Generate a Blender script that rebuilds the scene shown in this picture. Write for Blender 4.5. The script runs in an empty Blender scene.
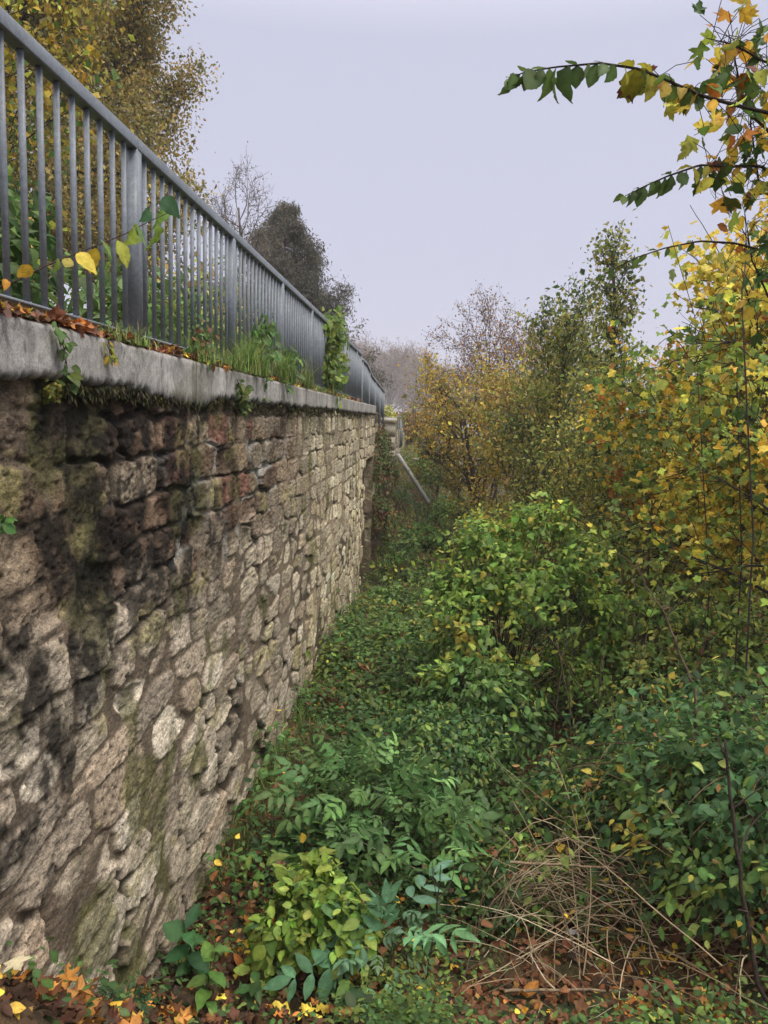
import bpy, math, zlib
import numpy as np
from mathutils import Matrix, Vector

rng = np.random.default_rng(11)
C = bpy.context.scene.collection
F_PX, VPX, VPY = 770.0, 433.0, 420.0
ROLL = math.radians(1.6)

# ------------------------------------------------------------------ camera
r = Matrix.Rotation(ROLL, 3, 'Z') @ Vector(((VPX - 384) / F_PX, (512 - VPY) / F_PX, -1))
PITCH = -math.atan(r.y / math.hypot(1, r.x))
M1 = Matrix.Rotation(math.pi / 2 + PITCH, 3, 'X') @ r
YAW = math.atan2(M1.x, M1.y)
RC = Matrix.Rotation(YAW, 3, 'Z') @ Matrix.Rotation(math.pi / 2 + PITCH, 3, 'X') @ Matrix.Rotation(ROLL, 3, 'Z')
cam_d = bpy.data.cameras.new('camera')
cam = bpy.data.objects.new('camera', cam_d)
C.objects.link(cam)
cam.matrix_world = RC.to_4x4()
cam_d.sensor_width = 36
cam_d.lens = 36 * F_PX / 1024
cam_d.clip_start = 0.05
cam_d.clip_end = 3000
bpy.context.scene.camera = cam
RCN = np.array(RC)


def ray(px, py):
    return RCN @ np.array([(px - 384) / F_PX, (512 - py) / F_PX, -1.0])


def at(px, py, Y):
    d = ray(px, py)
    return d * (Y / d[1])


def onx(px, py, X):
    d = ray(px, py)
    return d * (X / d[0])


# ------------------------------------------------------------------ noise
def _h(a, b, c, s):
    n = (a * 374761393 + b * 668265263 + c * 2147483647 + s * 974634533) & 0xFFFFFFFF
    n = ((n ^ (n >> 13)) * 1274126177) & 0xFFFFFFFF
    n = (n ^ (n >> 16)) & 0xFFFF
    return n / 65535.0


def noise3(p, s=0):
    p = np.asarray(p, float)
    i = np.floor(p).astype(np.int64)
    f = p - i
    f = f * f * (3 - 2 * f)
    out = 0
    for dx in (0, 1):
        for dy in (0, 1):
            for dz in (0, 1):
                w = (f[..., 0] if dx else 1 - f[..., 0]) * (f[..., 1] if dy else 1 - f[..., 1]) * (f[..., 2] if dz else 1 - f[..., 2])
                out = out + w * _h(i[..., 0] + dx, i[..., 1] + dy, i[..., 2] + dz, s)
    return out


def fbm(p, o=3, s=0):
    p = np.asarray(p, float)
    a, t, w = 0.5, 0, 0
    for k in range(o):
        t = t + a * noise3(p * (2 ** k), s + k * 17)
        w += a
        a *= .5
    return t / w


def fbm2(x, y, o=3, s=0):
    return fbm(np.stack([x, y, np.zeros_like(x) + .37], -1), o, s)


def sstep(a, b, x):
    t = np.clip((x - a) / (b - a), 0, 1)
    return t * t * (3 - 2 * t)


def nrmz(v):
    return v / np.maximum(np.linalg.norm(v, axis=-1, keepdims=True), 1e-9)


# ------------------------------------------------------------------ mesh building
class MB:
    def __init__(s):
        s.v, s.c, s.f3, s.f4, s.n = [], [], [], [], 0

    def add(s, v, f3=None, f4=None, col=None):
        v = np.asarray(v, float).reshape(-1, 3)
        s.v.append(v)
        if col is None:
            col = (1, 1, 1)
        col = np.asarray(col, float)
        s.c.append(np.broadcast_to(col, v.shape) if col.ndim == 1 else col)
        if f3 is not None and len(f3):
            s.f3.append(np.asarray(f3, np.int64).reshape(-1, 3) + s.n)
        if f4 is not None and len(f4):
            s.f4.append(np.asarray(f4, np.int64).reshape(-1, 4) + s.n)
        s.n += len(v)

    def box(s, lo, hi, col=None):
        a, b = np.asarray(lo, float), np.asarray(hi, float)
        v = np.array([[(a, b)[i][0], (a, b)[j][1], (a, b)[k][2]] for i in (0, 1) for j in (0, 1) for k in (0, 1)])
        s.add(v, f4=[(0, 1, 3, 2), (4, 6, 7, 5), (0, 4, 5, 1), (2, 3, 7, 6), (0, 2, 6, 4), (1, 5, 7, 3)], col=col)

    def beam(s, p, q, w, h, col=None):
        p, q = np.asarray(p, float), np.asarray(q, float)
        d = nrmz(q - p)
        x = nrmz(np.cross(d, [0, 0, 1.0])) * w / 2
        z = nrmz(np.cross(x, d)) * h / 2
        v = [p + i * x + j * z for i, j in ((-1, -1), (1, -1), (1, 1), (-1, 1))]
        v += [q + i * x + j * z for i, j in ((-1, -1), (1, -1), (1, 1), (-1, 1))]
        s.add(v, f4=[(3, 2, 1, 0), (4, 5, 6, 7), (0, 1, 5, 4), (1, 2, 6, 5), (2, 3, 7, 6), (3, 0, 4, 7)], col=col)

    def tube(s, pts, rad, sides=5, col=None):
        pts = np.asarray(pts, float)
        n = len(pts)
        rad = np.broadcast_to(np.asarray(rad, float), (n,))
        t = nrmz(np.gradient(pts, axis=0))
        ref = np.array([0, 0, 1.0]) if abs(t[0, 2]) < .9 else np.array([1.0, 0, 0])
        u = nrmz(np.cross(t, ref))
        w = np.cross(t, u)
        a = np.arange(sides) * 2 * math.pi / sides
        ring = (np.cos(a)[None, :, None] * u[:, None] + np.sin(a)[None, :, None] * w[:, None]) * rad[:, None, None] + pts[:, None]
        i = np.arange(n - 1)[:, None] * sides
        j = np.arange(sides)[None]
        k = (j + 1) % sides
        f = np.stack([i + j, i + k, i + sides + k, i + sides + j], -1).reshape(-1, 4)
        s.add(ring.reshape(-1, 3), f4=f, col=col)
        if sides > 3:
            m = s.n
            s.f3.append(np.array([[m - sides, m - sides + q, m - sides + q + 1] for q in range(1, sides - 1)]))

    def grid(s, V, col=None):  # V (n,m,3)
        n, m = V.shape[:2]
        i = np.arange(n - 1)[:, None] * m
        j = np.arange(m - 1)[None]
        f = np.stack([i + j, i + j + 1, i + m + j + 1, i + m + j], -1).reshape(-1, 4)
        s.add(V.reshape(-1, 3), f4=f, col=None if col is None else np.asarray(col).reshape(-1, 3))

    def build(s, name, mat, parent=None, smooth=False):
        v = np.concatenate(s.v)
        c = np.concatenate(s.c)
        if parent is not None:
            off = np.zeros(3)
            p = parent
            while p is not None:
                off += np.array(p.location)
                p = p.parent
            v = v - off
        me = bpy.data.meshes.new(name)
        f3 = np.concatenate(s.f3) if s.f3 else np.zeros((0, 3), np.int64)
        f4 = np.concatenate(s.f4) if s.f4 else np.zeros((0, 4), np.int64)
        loops = np.concatenate([f3.ravel(), f4.ravel()]).astype(np.int32)
        tot = np.concatenate([np.full(len(f3), 3), np.full(len(f4), 4)]).astype(np.int32)
        st = (np.cumsum(tot) - tot).astype(np.int32)
        me.vertices.add(len(v))
        me.vertices.foreach_set('co', v.astype(np.float32).ravel())
        me.loops.add(len(loops))
        me.loops.foreach_set('vertex_index', loops)
        me.polygons.add(len(tot))
        me.polygons.foreach_set('loop_start', st)
        me.polygons.foreach_set('loop_total', tot)
        if smooth:
            me.polygons.foreach_set('use_smooth', np.ones(len(tot), bool))
        me.update(calc_edges=True)
        me.validate()
        c = np.clip(c, 0, .8)
        at_ = me.attributes.new('col', 'FLOAT_COLOR', 'POINT')
        ca = np.ones((len(v), 4), np.float32)
        ca[:, :3] = c
        at_.data.foreach_set('color', ca.ravel())
        me.materials.append(mat)
        o = bpy.data.objects.new(name, me)
        C.objects.link(o)
        o.parent = parent
        return o


def reseed(text):
    """each plant draws its own random numbers"""
    global rng
    rng = np.random.default_rng(zlib.crc32(text.encode()))


def tag(o, label=None, cat=None, group=None, kind=None):
    if label:
        o['label'] = label
    if cat:
        o['category'] = cat
    if group:
        o['group'] = group
    if kind:
        o['kind'] = kind
    return o


def thing(name, label, cat, loc, group=None):
    o = bpy.data.objects.new(name, None)
    C.objects.link(o)
    o.location = [float(q) for q in loc]
    o.empty_display_size = .1
    return tag(o, label, cat, group)


def copy_thing(o, loc, rz=0., sc=1., label=None):
    r_ = o.copy()
    C.objects.link(r_)
    r_.location = [float(q) for q in loc]
    r_.rotation_euler = (0, 0, rz)
    r_.scale = (sc, sc, sc)
    if label:
        r_['label'] = label
    for ch in list(o.children):
        c = ch.copy()
        C.objects.link(c)
        c.parent = r_
        for g in list(ch.children):
            d = g.copy()
            C.objects.link(d)
            d.parent = c
    return r_


# ------------------------------------------------------------------ materials
def mat_new(name):
    m = bpy.data.materials.new(name)
    m.use_nodes = True
    nt = m.node_tree
    return m, nt, nt.nodes, nt.links, nt.nodes['Principled BSDF']


def n_noise(N, L, vec, scale, detail=4, rough=.6):
    n = N.new('ShaderNodeTexNoise')
    n.inputs['Scale'].default_value = scale
    n.inputs['Detail'].default_value = detail
    n.inputs['Roughness'].default_value = rough
    L.new(vec, n.inputs['Vector'])
    return n.outputs['Fac']


def n_range(N, L, v, a, b, c, d):
    m = N.new('ShaderNodeMapRange')
    for i, q in enumerate((a, b, c, d)):
        m.inputs[i + 1].default_value = q
    L.new(v, m.inputs[0])
    return m.outputs[0]


def n_mul(N, L, a, b):
    m = N.new('ShaderNodeMath')
    m.operation = 'MULTIPLY'
    L.new(a, m.inputs[0])
    L.new(b, m.inputs[1])
    return m.outputs[0]


def n_scale(N, L, col, fac):
    m = N.new('ShaderNodeVectorMath')
    m.operation = 'SCALE'
    L.new(col, m.inputs[0])
    L.new(fac, m.inputs['Scale'])
    return m.outputs[0]


def vcol(N):
    a = N.new('ShaderNodeAttribute')
    a.attribute_name = 'col'
    return a.outputs['Color']


def mat_leaf(name, transl=.38, rough=.5, spec=.25):
    m, nt, N, L, B = mat_new(name)
    col = vcol(N)
    tc = N.new('ShaderNodeTexCoord').outputs['Object']
    f = n_range(N, L, n_noise(N, L, tc, 22., 3),   .3, .7, .88, 1.45)
    col = n_scale(N, L, col, f)
    bm = N.new('ShaderNodeMix')
    bm.data_type = 'RGBA'
    L.new(n_range(N, L, n_noise(N, L, tc, 75., 4, .7), .56, .68, 0., .6), bm.inputs[0])
    L.new(col, bm.inputs[6])
    bm.inputs[7].default_value = (.10, .06, .025, 1)
    col = bm.outputs[2]
    L.new(col, B.inputs['Base Color'])
    B.inputs['Roughness'].default_value = rough
    B.inputs['Specular IOR Level'].default_value = spec
    T = N.new('ShaderNodeBsdfTranslucent')
    L.new(col, T.inputs['Color'])
    mx = N.new('ShaderNodeMixShader')
    mx.inputs[0].default_value = transl
    L.new(B.outputs[0], mx.inputs[1])
    L.new(T.outputs[0], mx.inputs[2])
    L.new(mx.outputs[0], N['Material Output'].inputs[0])
    return m


def mat_rough(name, scales=(9., 45., 160.), lo=.65, hi=1.3, bump=.5, dist=.01, rough=.9, color=None, metal=0., spec=.3, stretch=1.):
    m, nt, N, L, B = mat_new(name)
    if color is None:
        col = vcol(N)
    else:
        q = N.new('ShaderNodeRGB')
        q.outputs[0].default_value = (*color, 1)
        col = q.outputs[0]
    tc = N.new('ShaderNodeTexCoord').outputs['Object']
    if stretch != 1:                                        # bedding: grain runs along the courses
        vm = N.new('ShaderNodeVectorMath')
        vm.operation = 'MULTIPLY'
        vm.inputs[1].default_value = (1, stretch, 1)
        L.new(tc, vm.inputs[0])
        tc = vm.outputs[0]
    hs = []
    for s_ in scales:
        hs.append(n_noise(N, L, tc, s_, 5, .65))
        col = n_scale(N, L, col, n_range(N, L, hs[-1], .3, .7, lo, hi))
    L.new(col, B.inputs['Base Color'])
    B.inputs['Roughness'].default_value = rough
    B.inputs['Metallic'].default_value = metal
    B.inputs['Specular IOR Level'].default_value = spec
    nrm = None
    for h_, k in zip(hs[1:], (1., .5)):
        bp = N.new('ShaderNodeBump')
        bp.inputs['Strength'].default_value = bump * k
        bp.inputs['Distance'].default_value = dist
        L.new(h_, bp.inputs['Height'])
        if nrm is not None:
            L.new(nrm, bp.inputs['Normal'])
        nrm = bp.outputs[0]
    if nrm is not None:
        L.new(nrm, B.inputs['Normal'])
    return m


LEAF = mat_leaf('leaf_surface')
LITTER = mat_leaf('dry_leaf_surface', .15, .6, .25)
BARK = mat_rough('bark', (6., 30., 120.), .6, 1.35, .6, .02)
STALK = mat_rough('dry_stalk', (6., 30.), .8, 1.2, .3, .004, .8)
def add_pits(m, scale, lo):
    """weathering pits: small dark dots in colour and relief"""
    nt = m.node_tree
    N, L, B = nt.nodes, nt.links, nt.nodes['Principled BSDF']
    tc = N.new('ShaderNodeTexCoord').outputs['Object']
    v = N.new('ShaderNodeTexVoronoi')
    v.inputs['Scale'].default_value = scale
    L.new(tc, v.inputs['Vector'])
    f = n_range(N, L, v.outputs['Distance'], .12, .34, lo, 1.)
    src = B.inputs['Base Color'].links[0].from_socket
    L.new(n_scale(N, L, src, f), B.inputs['Base Color'])


STONE = mat_rough('weathered_stone', (26., 80., 190.), .62, 1.42, .8, .010, stretch=.5)
CONC = mat_rough('weathered_concrete', (4., 26., 110.), .72, 1.25, .5, .006)
add_pits(STONE, 62., .45)
add_pits(CONC, 85., .7)
SOIL = mat_rough('soil', (3., 20., 90.), .6, 1.4, .8, .03)
STEEL = mat_rough('galvanised_steel', (5., 40., 120.), .84, 1.16, .08, .002, .42, (.19, .215, .245), .0, .35)

# ------------------------------------------------------------------ leaf templates  (x across, y along, z up)
def strip_leaf(ts, ws, fold=.16, droop=.18, tooth=0., wave=0.):
    """ovate leaf: midrib with a strip of blade on either side; 4th item shades the midrib"""
    ts, ws = np.array(ts), np.array(ws, float)
    n = len(ts)
    ws = ws * (1 + tooth * np.where(np.arange(n) % 2, 1, -1))
    mid = np.c_[np.zeros(n), ts, -droop * ts ** 2]
    wv = wave * np.sin(np.arange(n) * 1.9)
    rt = np.c_[ws, ts + .03, -droop * ts ** 2 + fold * ws + wv]
    lt = np.c_[-ws, ts + .03, -droop * ts ** 2 + fold * ws - wv]
    V = np.vstack([[(0, 0, 0)], mid, rt, lt, [(0, 1, -droop * 1.1)]])
    M, R, Lq, E = 1, 1 + n, 1 + 2 * n, 1 + 3 * n
    f3 = [(0, R, M), (0, M, Lq), (M + n - 1, R + n - 1, E), (M + n - 1, E, Lq + n - 1)]
    f4 = []
    for i in range(n - 1):
        f4 += [(M + i, R + i, R + i + 1, M + i + 1), (Lq + i, M + i, M + i + 1, Lq + i + 1)]
    cf = np.r_[1.15, np.full(n, 1.22), np.full(2 * n, .94), .9]
    return V, f3, f4, cf


T_OV = strip_leaf((.14, .38, .64, .85), (.19, .29, .23, .09))
T_LA = strip_leaf((.14, .4, .66, .86), (.14, .21, .16, .06))
T_NE = strip_leaf((.06, .16, .27, .38, .49, .6, .7, .8, .89, .95), (.12, .22, .28, .305, .30, .27, .22, .155, .085, .035), .2, .22, .05, .022)
T_HN = strip_leaf((-.06, .04, .14, .25, .37, .49, .61, .73, .84, .93), (.14, .30, .38, .40, .385, .34, .27, .19, .11, .05), .15, .22, .035, .03)
T_DI = (np.array([(0, 0, 0), (.33, .42, .07), (0, 1, -.1), (-.33, .42, .07)]), [(0, 1, 2), (0, 2, 3)], [])
_a2 = np.radians([-90, -50, -38, -26, -14, 0, 10, 18, 24, 32, 44, 52, 60, 68, 78, 84, 90, 96, 102, 112, 120, 128, 136, 148, 156, 162, 170, 180, 194, 206, 218, 230])
_r2 = np.array([.30, .40, .52, .44, .40, .33, .42, .60, .55, .72, .50, .42, .34, .55, .60, .66, .86, .66, .60, .55, .34, .42, .50, .72, .55, .60, .42, .33, .40, .44, .52, .40])
T_MN = (np.vstack([[(0, .36, -.05)], np.c_[np.cos(_a2) * _r2 * .85, .36 + np.sin(_a2) * _r2 * .85, .06 * np.sin(_a2 * 5 + 1.1) - .10 * _r2 ** 2]]),
        [(0, 1 + i, 1 + (i + 1) % 32) for i in range(32)], [], np.r_[1.2, np.full(32, .97)])
T_NA = (np.array([(0, 0, 0), (.13, .4, .04), (0, 1, -.12), (-.13, .4, .04)]), [(0, 1, 2), (0, 2, 3)], [])
_ang = np.radians([-90, -38, -22, 2, 20, 38, 58, 75, 90, 105, 122, 142, 160, 178, 202, 218])
_rad = np.array([.36, .44, .50, .38, .52, .66, .46, .58, .74, .58, .46, .66, .52, .38, .50, .44])
T_MA = (np.vstack([[(0, .36, -.03)], np.c_[np.cos(_ang) * _rad * .85, .36 + np.sin(_ang) * _rad * .85, .12 * np.sin(_ang * 3 + .5)]]),
        [(0, 1 + i, 1 + (i + 1) % 16) for i in range(16)], [])
# heart shaped, for ivy and dead-nettle
T_HE = strip_leaf((.0, .2, .46, .72), (.24, .37, .29, .13), .14, .2)


def leaves(mb, T, P, tip, nrm, size, col):
    tv, t3, t4 = T[:3]
    P = np.asarray(P, float)
    n = len(P)
    if n == 0:
        return
    y = nrmz(tip)
    z = nrm - (nrm * y).sum(-1, keepdims=True) * y
    z = nrmz(z + 1e-6)
    x = np.cross(y, z)
    size = np.broadcast_to(np.asarray(size, float), (n,))
    curl = 1 + .9 * rng.normal(size=n)
    wid = 1 + .15 * rng.normal(size=n)
    V = P[:, None] + size[:, None, None] * (x[:, None] * tv[None, :, :1] * wid[:, None, None] + y[:, None] * tv[None, :, 1:2] + z[:, None] * tv[None, :, 2:3] * curl[:, None, None])
    k = len(tv)
    o = np.arange(n)[:, None, None] * k
    f3 = (np.array(t3)[None] + o).reshape(-1, 3) if len(t3) else None
    f4 = (np.array(t4)[None] + o).reshape(-1, 4) if len(t4) else None
    cc = np.repeat(col, k, axis=0)
    if len(T) > 3:
        cc = np.clip(cc * np.tile(T[3], n)[:, None], 0, .85)
    mb.add(V.reshape(-1, 3), f3, f4, cc)


GD, GM, GY = (.05, .095, .028), (.10, .18, .045), (.22, .30, .06)
YE, YO, OR, BR, OL = (.74, .55, .08), (.62, .38, .05), (.40, .16, .035), (.15, .065, .03), (.13, .115, .03)
YG, RB, DK = (.40, .42, .07), (.13, .05, .03), (.05, .03, .02)


def pick(n, pal, w=None, P=None, freq=1.2, jit=.22):
    """colour per leaf; with P, neighbouring leaves tend to share a colour"""
    pal = np.array(pal, float)
    w = np.ones(len(pal)) if w is None else np.array(w, float)
    cw = np.cumsum(w / w.sum())
    u = rng.random(n)
    if P is not None:
        q = np.clip((fbm(np.asarray(P) * freq, 2, 5) - .25) / .5, 0, .999)
        u = np.where(rng.random(n) < .55, q, u)
    c = pal[np.searchsorted(cw, u * .9999)]
    c = c * np.exp(rng.normal(0, jit, (n, 1))) * np.exp(rng.normal(0, .07, (n, 3)))
    return np.clip(c, 0, .85)


def rv(n):
    return nrmz(rng.normal(size=(n, 3)))


UP = np.array([0, 0, 1.0])


# ------------------------------------------------------------------ terrain
def gz(x, y):
    x = np.asarray(x, float)
    y = np.asarray(y, float)
    z = np.interp(y, [-20, 0, 1.2, 2.6, 4.3, 9, 18, 30, 45, 120, 400], [-1.6, -1.6, -1.65, -2.65, -3.35, -3.72, -3.95, -3.9, -3.6, -4.5, -8])
    z = z + .55 * np.exp(-((x + 1.5) / .45) ** 2 - ((y - 2.3) / .75) ** 2)
    z = z + 1.05 * np.exp(-((x - 2.9) / 1.15) ** 2 - ((y - 5.4) / 1.7) ** 2)
    z = z + .22 * np.exp(-((x + 1.5) / .5) ** 2) * sstep(4, 7, y) * sstep(20, 12, y) - .25 * np.exp(-((x + 1.3) / 1.2) ** 2) * sstep(12, 17, y) * sstep(23, 19, y)
    bank = np.exp(-(np.maximum(x + 1.3, 0) / 1.5) ** 2)
    z = z + bank * np.interp(y, [18.5, 21, 25, 31, 45, 70, 120], [0, .45, 1.3, 2.1, 2.0, 1.2, 0])
    z = z - .22 * np.maximum(x - 7, 0) * (1 / (1 + np.maximum(x - 7, 0) / 40))
    z = z + (fbm2(x * .9, y * .9, 3, 3) - .5) * .28 + (fbm2(x * 4, y * 4, 2, 9) - .5) * .08
    # upper terrace behind the wall
    up = .30 + .16 * np.maximum(-x - 3.0, 0) + (fbm2(x * .8, y * .8, 3, 21) - .5) * .25 * sstep(2.4, 3.5, -x)
    up = np.minimum(up, 5)
    up = up * (1 - sstep(45, 90, y)) + (-2.0) * sstep(45, 90, y)
    far = sstep(38, 60, y)
    k = sstep(1.66, 1.82, -x) * (1 - far) + sstep(1.5, 9, -x) * far
    return z * (1 - k) + up * k


def build_ground():
    def axis(lo, hi, mid0, mid1, step, k=1.12):
        a = list(np.arange(mid0, mid1, step))
        s_, q = step, mid0
        left = []
        while q > lo:
            s_ *= k
            q -= s_
            left.append(q)
        s_, q = step, a[-1]
        right = []
        while q < hi:
            s_ *= k
            q += s_
            right.append(q)
        return np.array(left[::-1] + a + right)
    xs = axis(-320, 320, -3.0, 6.0, .07)
    ys = axis(-60, 900, 1.0, 11.0, .09, 1.06)
    X, Y = np.meshgrid(xs, ys, indexing='ij')
    Z = gz(X, Y)
    n = fbm2(X * 1.3, Y * 1.3, 4, 33)
    n2 = fbm2(X * .5 + 9, Y * .5, 3, 44)
    soil = np.array([.05, .034, .022])
    green = np.array([.035, .055, .02])
    litter = np.array([.11, .055, .028])
    g = sstep(.42, .62, n2)[..., None]
    c = soil * (1 - g) + green * g
    l = sstep(.45, .6, n)[..., None] * .7
    c = c * (1 - l) + litter * l
    mb = MB()
    mb.grid(np.stack([X, Y, Z], -1), c)
    o = mb.build('ground', SOIL, None, True)
    tag(o, 'leaf strewn earth sloping away below the stone wall', None, None, 'structure')


build_ground()

def hit(px, py):
    """where the sight line through a pixel meets the ground"""
    d = ray(px, py)
    ys = np.linspace(1.6, 30, 1500)
    p = d[None] * (ys / d[1])[:, None]
    below = np.nonzero((p[:, 2] < gz(p[:, 0], p[:, 1])) & (p[:, 0] > -1.47))[0]
    q = p[below[0]] if len(below) else p[-1]
    return np.array([q[0], q[1], float(gz(q[0], q[1]))])


# ------------------------------------------------------------------ stone wall
XW = -1.52
ZC0, ZC1 = None, None
zc1 = [onx(px, py, -1.47)[2] for px, py in ((0, 312), (375, 406))]
zc0 = [onx(px, py, -1.47)[2] for px, py in ((0, 376), (375, 417))]
print('coping top', zc1, 'bottom', zc0)
ZT = .5 * (zc1[0] + zc1[0])
ZB = zc0[0]
print('rail top', [onx(px, py, -1.62)[2] for px, py in ((0, 3), (148, 148), (328, 319))])
print('pitch', math.degrees(PITCH), 'yaw', math.degrees(YAW))


def wall_surface(Y, Z, seed=0):
    """height of the face towards +x and colour for a rubble wall"""
    wu = (fbm2(Y * .9, Z * .9, 2, 51 + seed) - .5) * .6
    wv = (fbm2(Y * 1.1 + 7, Z * 1.1, 2, 52 + seed) - .5) * .24
    fu = (fbm2(Y * 6, Z * 6, 3, 53 + seed) - .5) * .10
    fv = (fbm2(Y * 6 + 3, Z * 6, 3, 54 + seed) - .5) * .07
    lower = sstep(-.7, -1.6, Z)
    cu, cv = .48, .225
    u = (Y + wu * (.35 + .5 * lower) + fu) / cu
    v = (Z + wv * (.25 + .75 * lower) + fv * .8) / cv
    j0 = np.floor(v).astype(np.int64)
    F1 = np.full(Y.shape, 9.)
    F2 = np.full(Y.shape, 9.)
    ID = np.zeros(Y.shape, np.int64)
    DU = np.zeros(Y.shape)
    DV = np.zeros(Y.shape)
    p_ = 6.0 - 2.0 * lower
    for dj in (-1, 0, 1):
        j = j0 + dj
        off = _h(j, j * 0 + 3, j * 0, 60 + seed)
        wr = .6 + .85 * _h(j, j * 0 + 5, j * 0, 61 + seed)      # stone width differs by course
        uu = u / wr + off
        i0 = np.floor(uu).astype(np.int64)
        for di in (-1, 0, 1):
            i = i0 + di
            su = i + .5 + (_h(i, j, j * 0, 62 + seed) - .5) * (.55 + .3 * lower)
            sv = j + .5 + (_h(i, j, j * 0 + 1, 63 + seed) - .5) * (.2 + .4 * lower)
            a_u = (uu - su) * np.minimum(wr, 1.2)
            a_v = v - sv + a_u * (_h(i, j, j * 0 + 2, 64 + seed) - .5) * .5 * lower
            d = (np.abs(a_u) ** p_ + np.abs(a_v) ** p_) ** (1 / p_) - (_h(i, j, j * 0 + 4, 65 + seed) - .5) * (.1 + .22 * lower)
            idd = i * 7919 + j * 104729
            c1 = d < F1
            F2 = np.where(c1, F1, np.minimum(F2, d))
            ID = np.where(c1, idd, ID)
            DU = np.where(c1, a_u, DU)
            DV = np.where(c1, a_v, DV)
            F1 = np.where(c1, d, F1)
    e = (F2 - F1) * .5 * cv
    rnd = lambda k: _h(ID, ID * 0 + k, ID * 0, 70 + seed)
    fine = fbm2(Y * 13, Z * 30, 3, 81) - .5
    finer = fbm2(Y * 38, Z * 80, 2, 82) - .5
    e = e + fine * .012
    jw = .005 + .018 * sstep(.35, .7, fbm2(Y * 2, Z * 2, 2, 80)) * (.5 + .8 * lower)
    st = sstep(jw, jw + .010, e)
    rim = sstep(jw, jw + .035, e)
    h = st * (.009 + .003 * rim + (rnd(1) - .5) * (.016 + .014 * lower)) + fine * .017 * (.5 + .5 * st) + finer * .014
    h = h + st * ((rnd(8) - .5) * DU + (rnd(7) - .5) * DV) * (.03 + .025 * lower)
    h = h * (1 - .4 * sstep(6, 10, Y))
    pit = sstep(.60, .72, fbm2(Y * 34, Z * 50, 2, 182))
    h = h - .012 * pit * st
    # some joints lost their mortar and are deep, some stones are eaten away
    deep = sstep(.50, .64, fbm2(Y * 1.5, Z * 1.9 + 4, 2, 83))
    h = h - (1 - st) * .03 * deep * (1 - .6 * sstep(6, 9, Y))
    gone = (rnd(9) < .045)
    h = np.where(gone, h - .03 * rim, h)
    # hollows worn into the upper near part
    worn = sstep(.60, .70, fbm2(Y * 2.6, Z * 3.6 + 9, 3, 184)) * sstep(-1.6, -.9, Z) * sstep(6, 4.5, Y)
    h = h - .018 * worn
    # ---------------- colour
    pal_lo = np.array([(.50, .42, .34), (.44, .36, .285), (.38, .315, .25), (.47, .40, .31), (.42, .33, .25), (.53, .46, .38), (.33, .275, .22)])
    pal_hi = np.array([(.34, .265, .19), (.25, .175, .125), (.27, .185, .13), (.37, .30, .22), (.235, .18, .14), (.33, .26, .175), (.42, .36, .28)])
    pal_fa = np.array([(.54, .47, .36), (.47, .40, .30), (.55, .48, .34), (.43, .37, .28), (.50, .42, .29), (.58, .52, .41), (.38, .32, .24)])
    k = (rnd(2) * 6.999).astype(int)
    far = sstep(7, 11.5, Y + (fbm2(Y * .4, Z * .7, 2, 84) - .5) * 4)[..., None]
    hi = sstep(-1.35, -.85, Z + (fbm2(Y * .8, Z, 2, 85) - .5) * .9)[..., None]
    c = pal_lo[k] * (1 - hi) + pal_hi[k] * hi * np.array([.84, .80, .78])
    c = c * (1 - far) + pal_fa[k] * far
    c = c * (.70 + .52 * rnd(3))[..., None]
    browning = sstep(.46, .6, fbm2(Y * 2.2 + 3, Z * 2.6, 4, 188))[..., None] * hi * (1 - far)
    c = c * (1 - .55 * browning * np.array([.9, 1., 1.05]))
    red = ((rnd(4) < .3) & (Y > 4.3) & (Y < 6.4) & (Z > -.75) & (Z < .0))[..., None]
    c = np.where(red, np.array([.23, .115, .085]) * (.8 + .5 * rnd(5))[..., None], c)
    c = c * (.62 + .76 * fbm2(Y * 14, Z * 32, 4, 183))[..., None] * (1 - .4 * pit)[..., None]
    mort = np.array([.150, .115, .085]) * (.55 + .9 * fbm2(Y * 5, Z * 6, 3, 86))[..., None]
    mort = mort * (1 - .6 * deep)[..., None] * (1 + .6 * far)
    # pale lime bleeding from the joints in the upper middle
    lime = sstep(.5, .62, fbm2(Y * 3, Z * 4, 3, 186)) * sstep(3.9, 4.6, Y) * sstep(9, 6.5, Y) * sstep(-1.3, -.8, Z) * sstep(.0, -.3, Z) * sstep(.035, .0, e - jw) * .8
    c = mort * (1 - st)[..., None] + c * st[..., None]
    c = c * (1 - lime)[..., None] + np.array([.44, .43, .41]) * lime[..., None]
    sm = sstep(.60, .66, fbm2(Y * 1.5 + 20, Z * 2.1, 4, 87))[..., None] * .7
    c = c * (1 - sm) + np.array([.27, .225, .175]) * (.6 + .8 * fbm2(Y * 9, Z * 13, 3, 88))[..., None] * sm
    # yellow lichen, green moss
    li = sstep(.62, .68, fbm2(Y * 2.6 + 5, Z * 3.6, 4, 89))[..., None] * .5 * st[..., None]
    c = c * (1 - li) + np.array([.36, .32, .13]) * (.6 + .8 * fbm2(Y * 18, Z * 18, 2, 185))[..., None] * li
    mo = sstep(.60, .70, fbm2(Y * 2.4 + 15, Z * 1.7, 4, 90) + .06 * sstep(-2.6, -3.8, Z) + .10 * sstep(3.4, 4.2, Y) * sstep(5.6, 4.8, Y) * sstep(-1.5, -2.1, Z) * sstep(-3.0, -2.6, Z))[..., None] * .7
    c = c * (1 - mo) + np.array([.10, .10, .032]) * (.5 + 1. * fbm2(Y * 14, Z * 14, 3, 187))[..., None] * mo
    # soot-black weathering in blotches on the near upper part
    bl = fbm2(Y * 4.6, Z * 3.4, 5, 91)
    near = sstep(2.85, 3.15, Y) * sstep(5.0, 3.9, Y)
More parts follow.
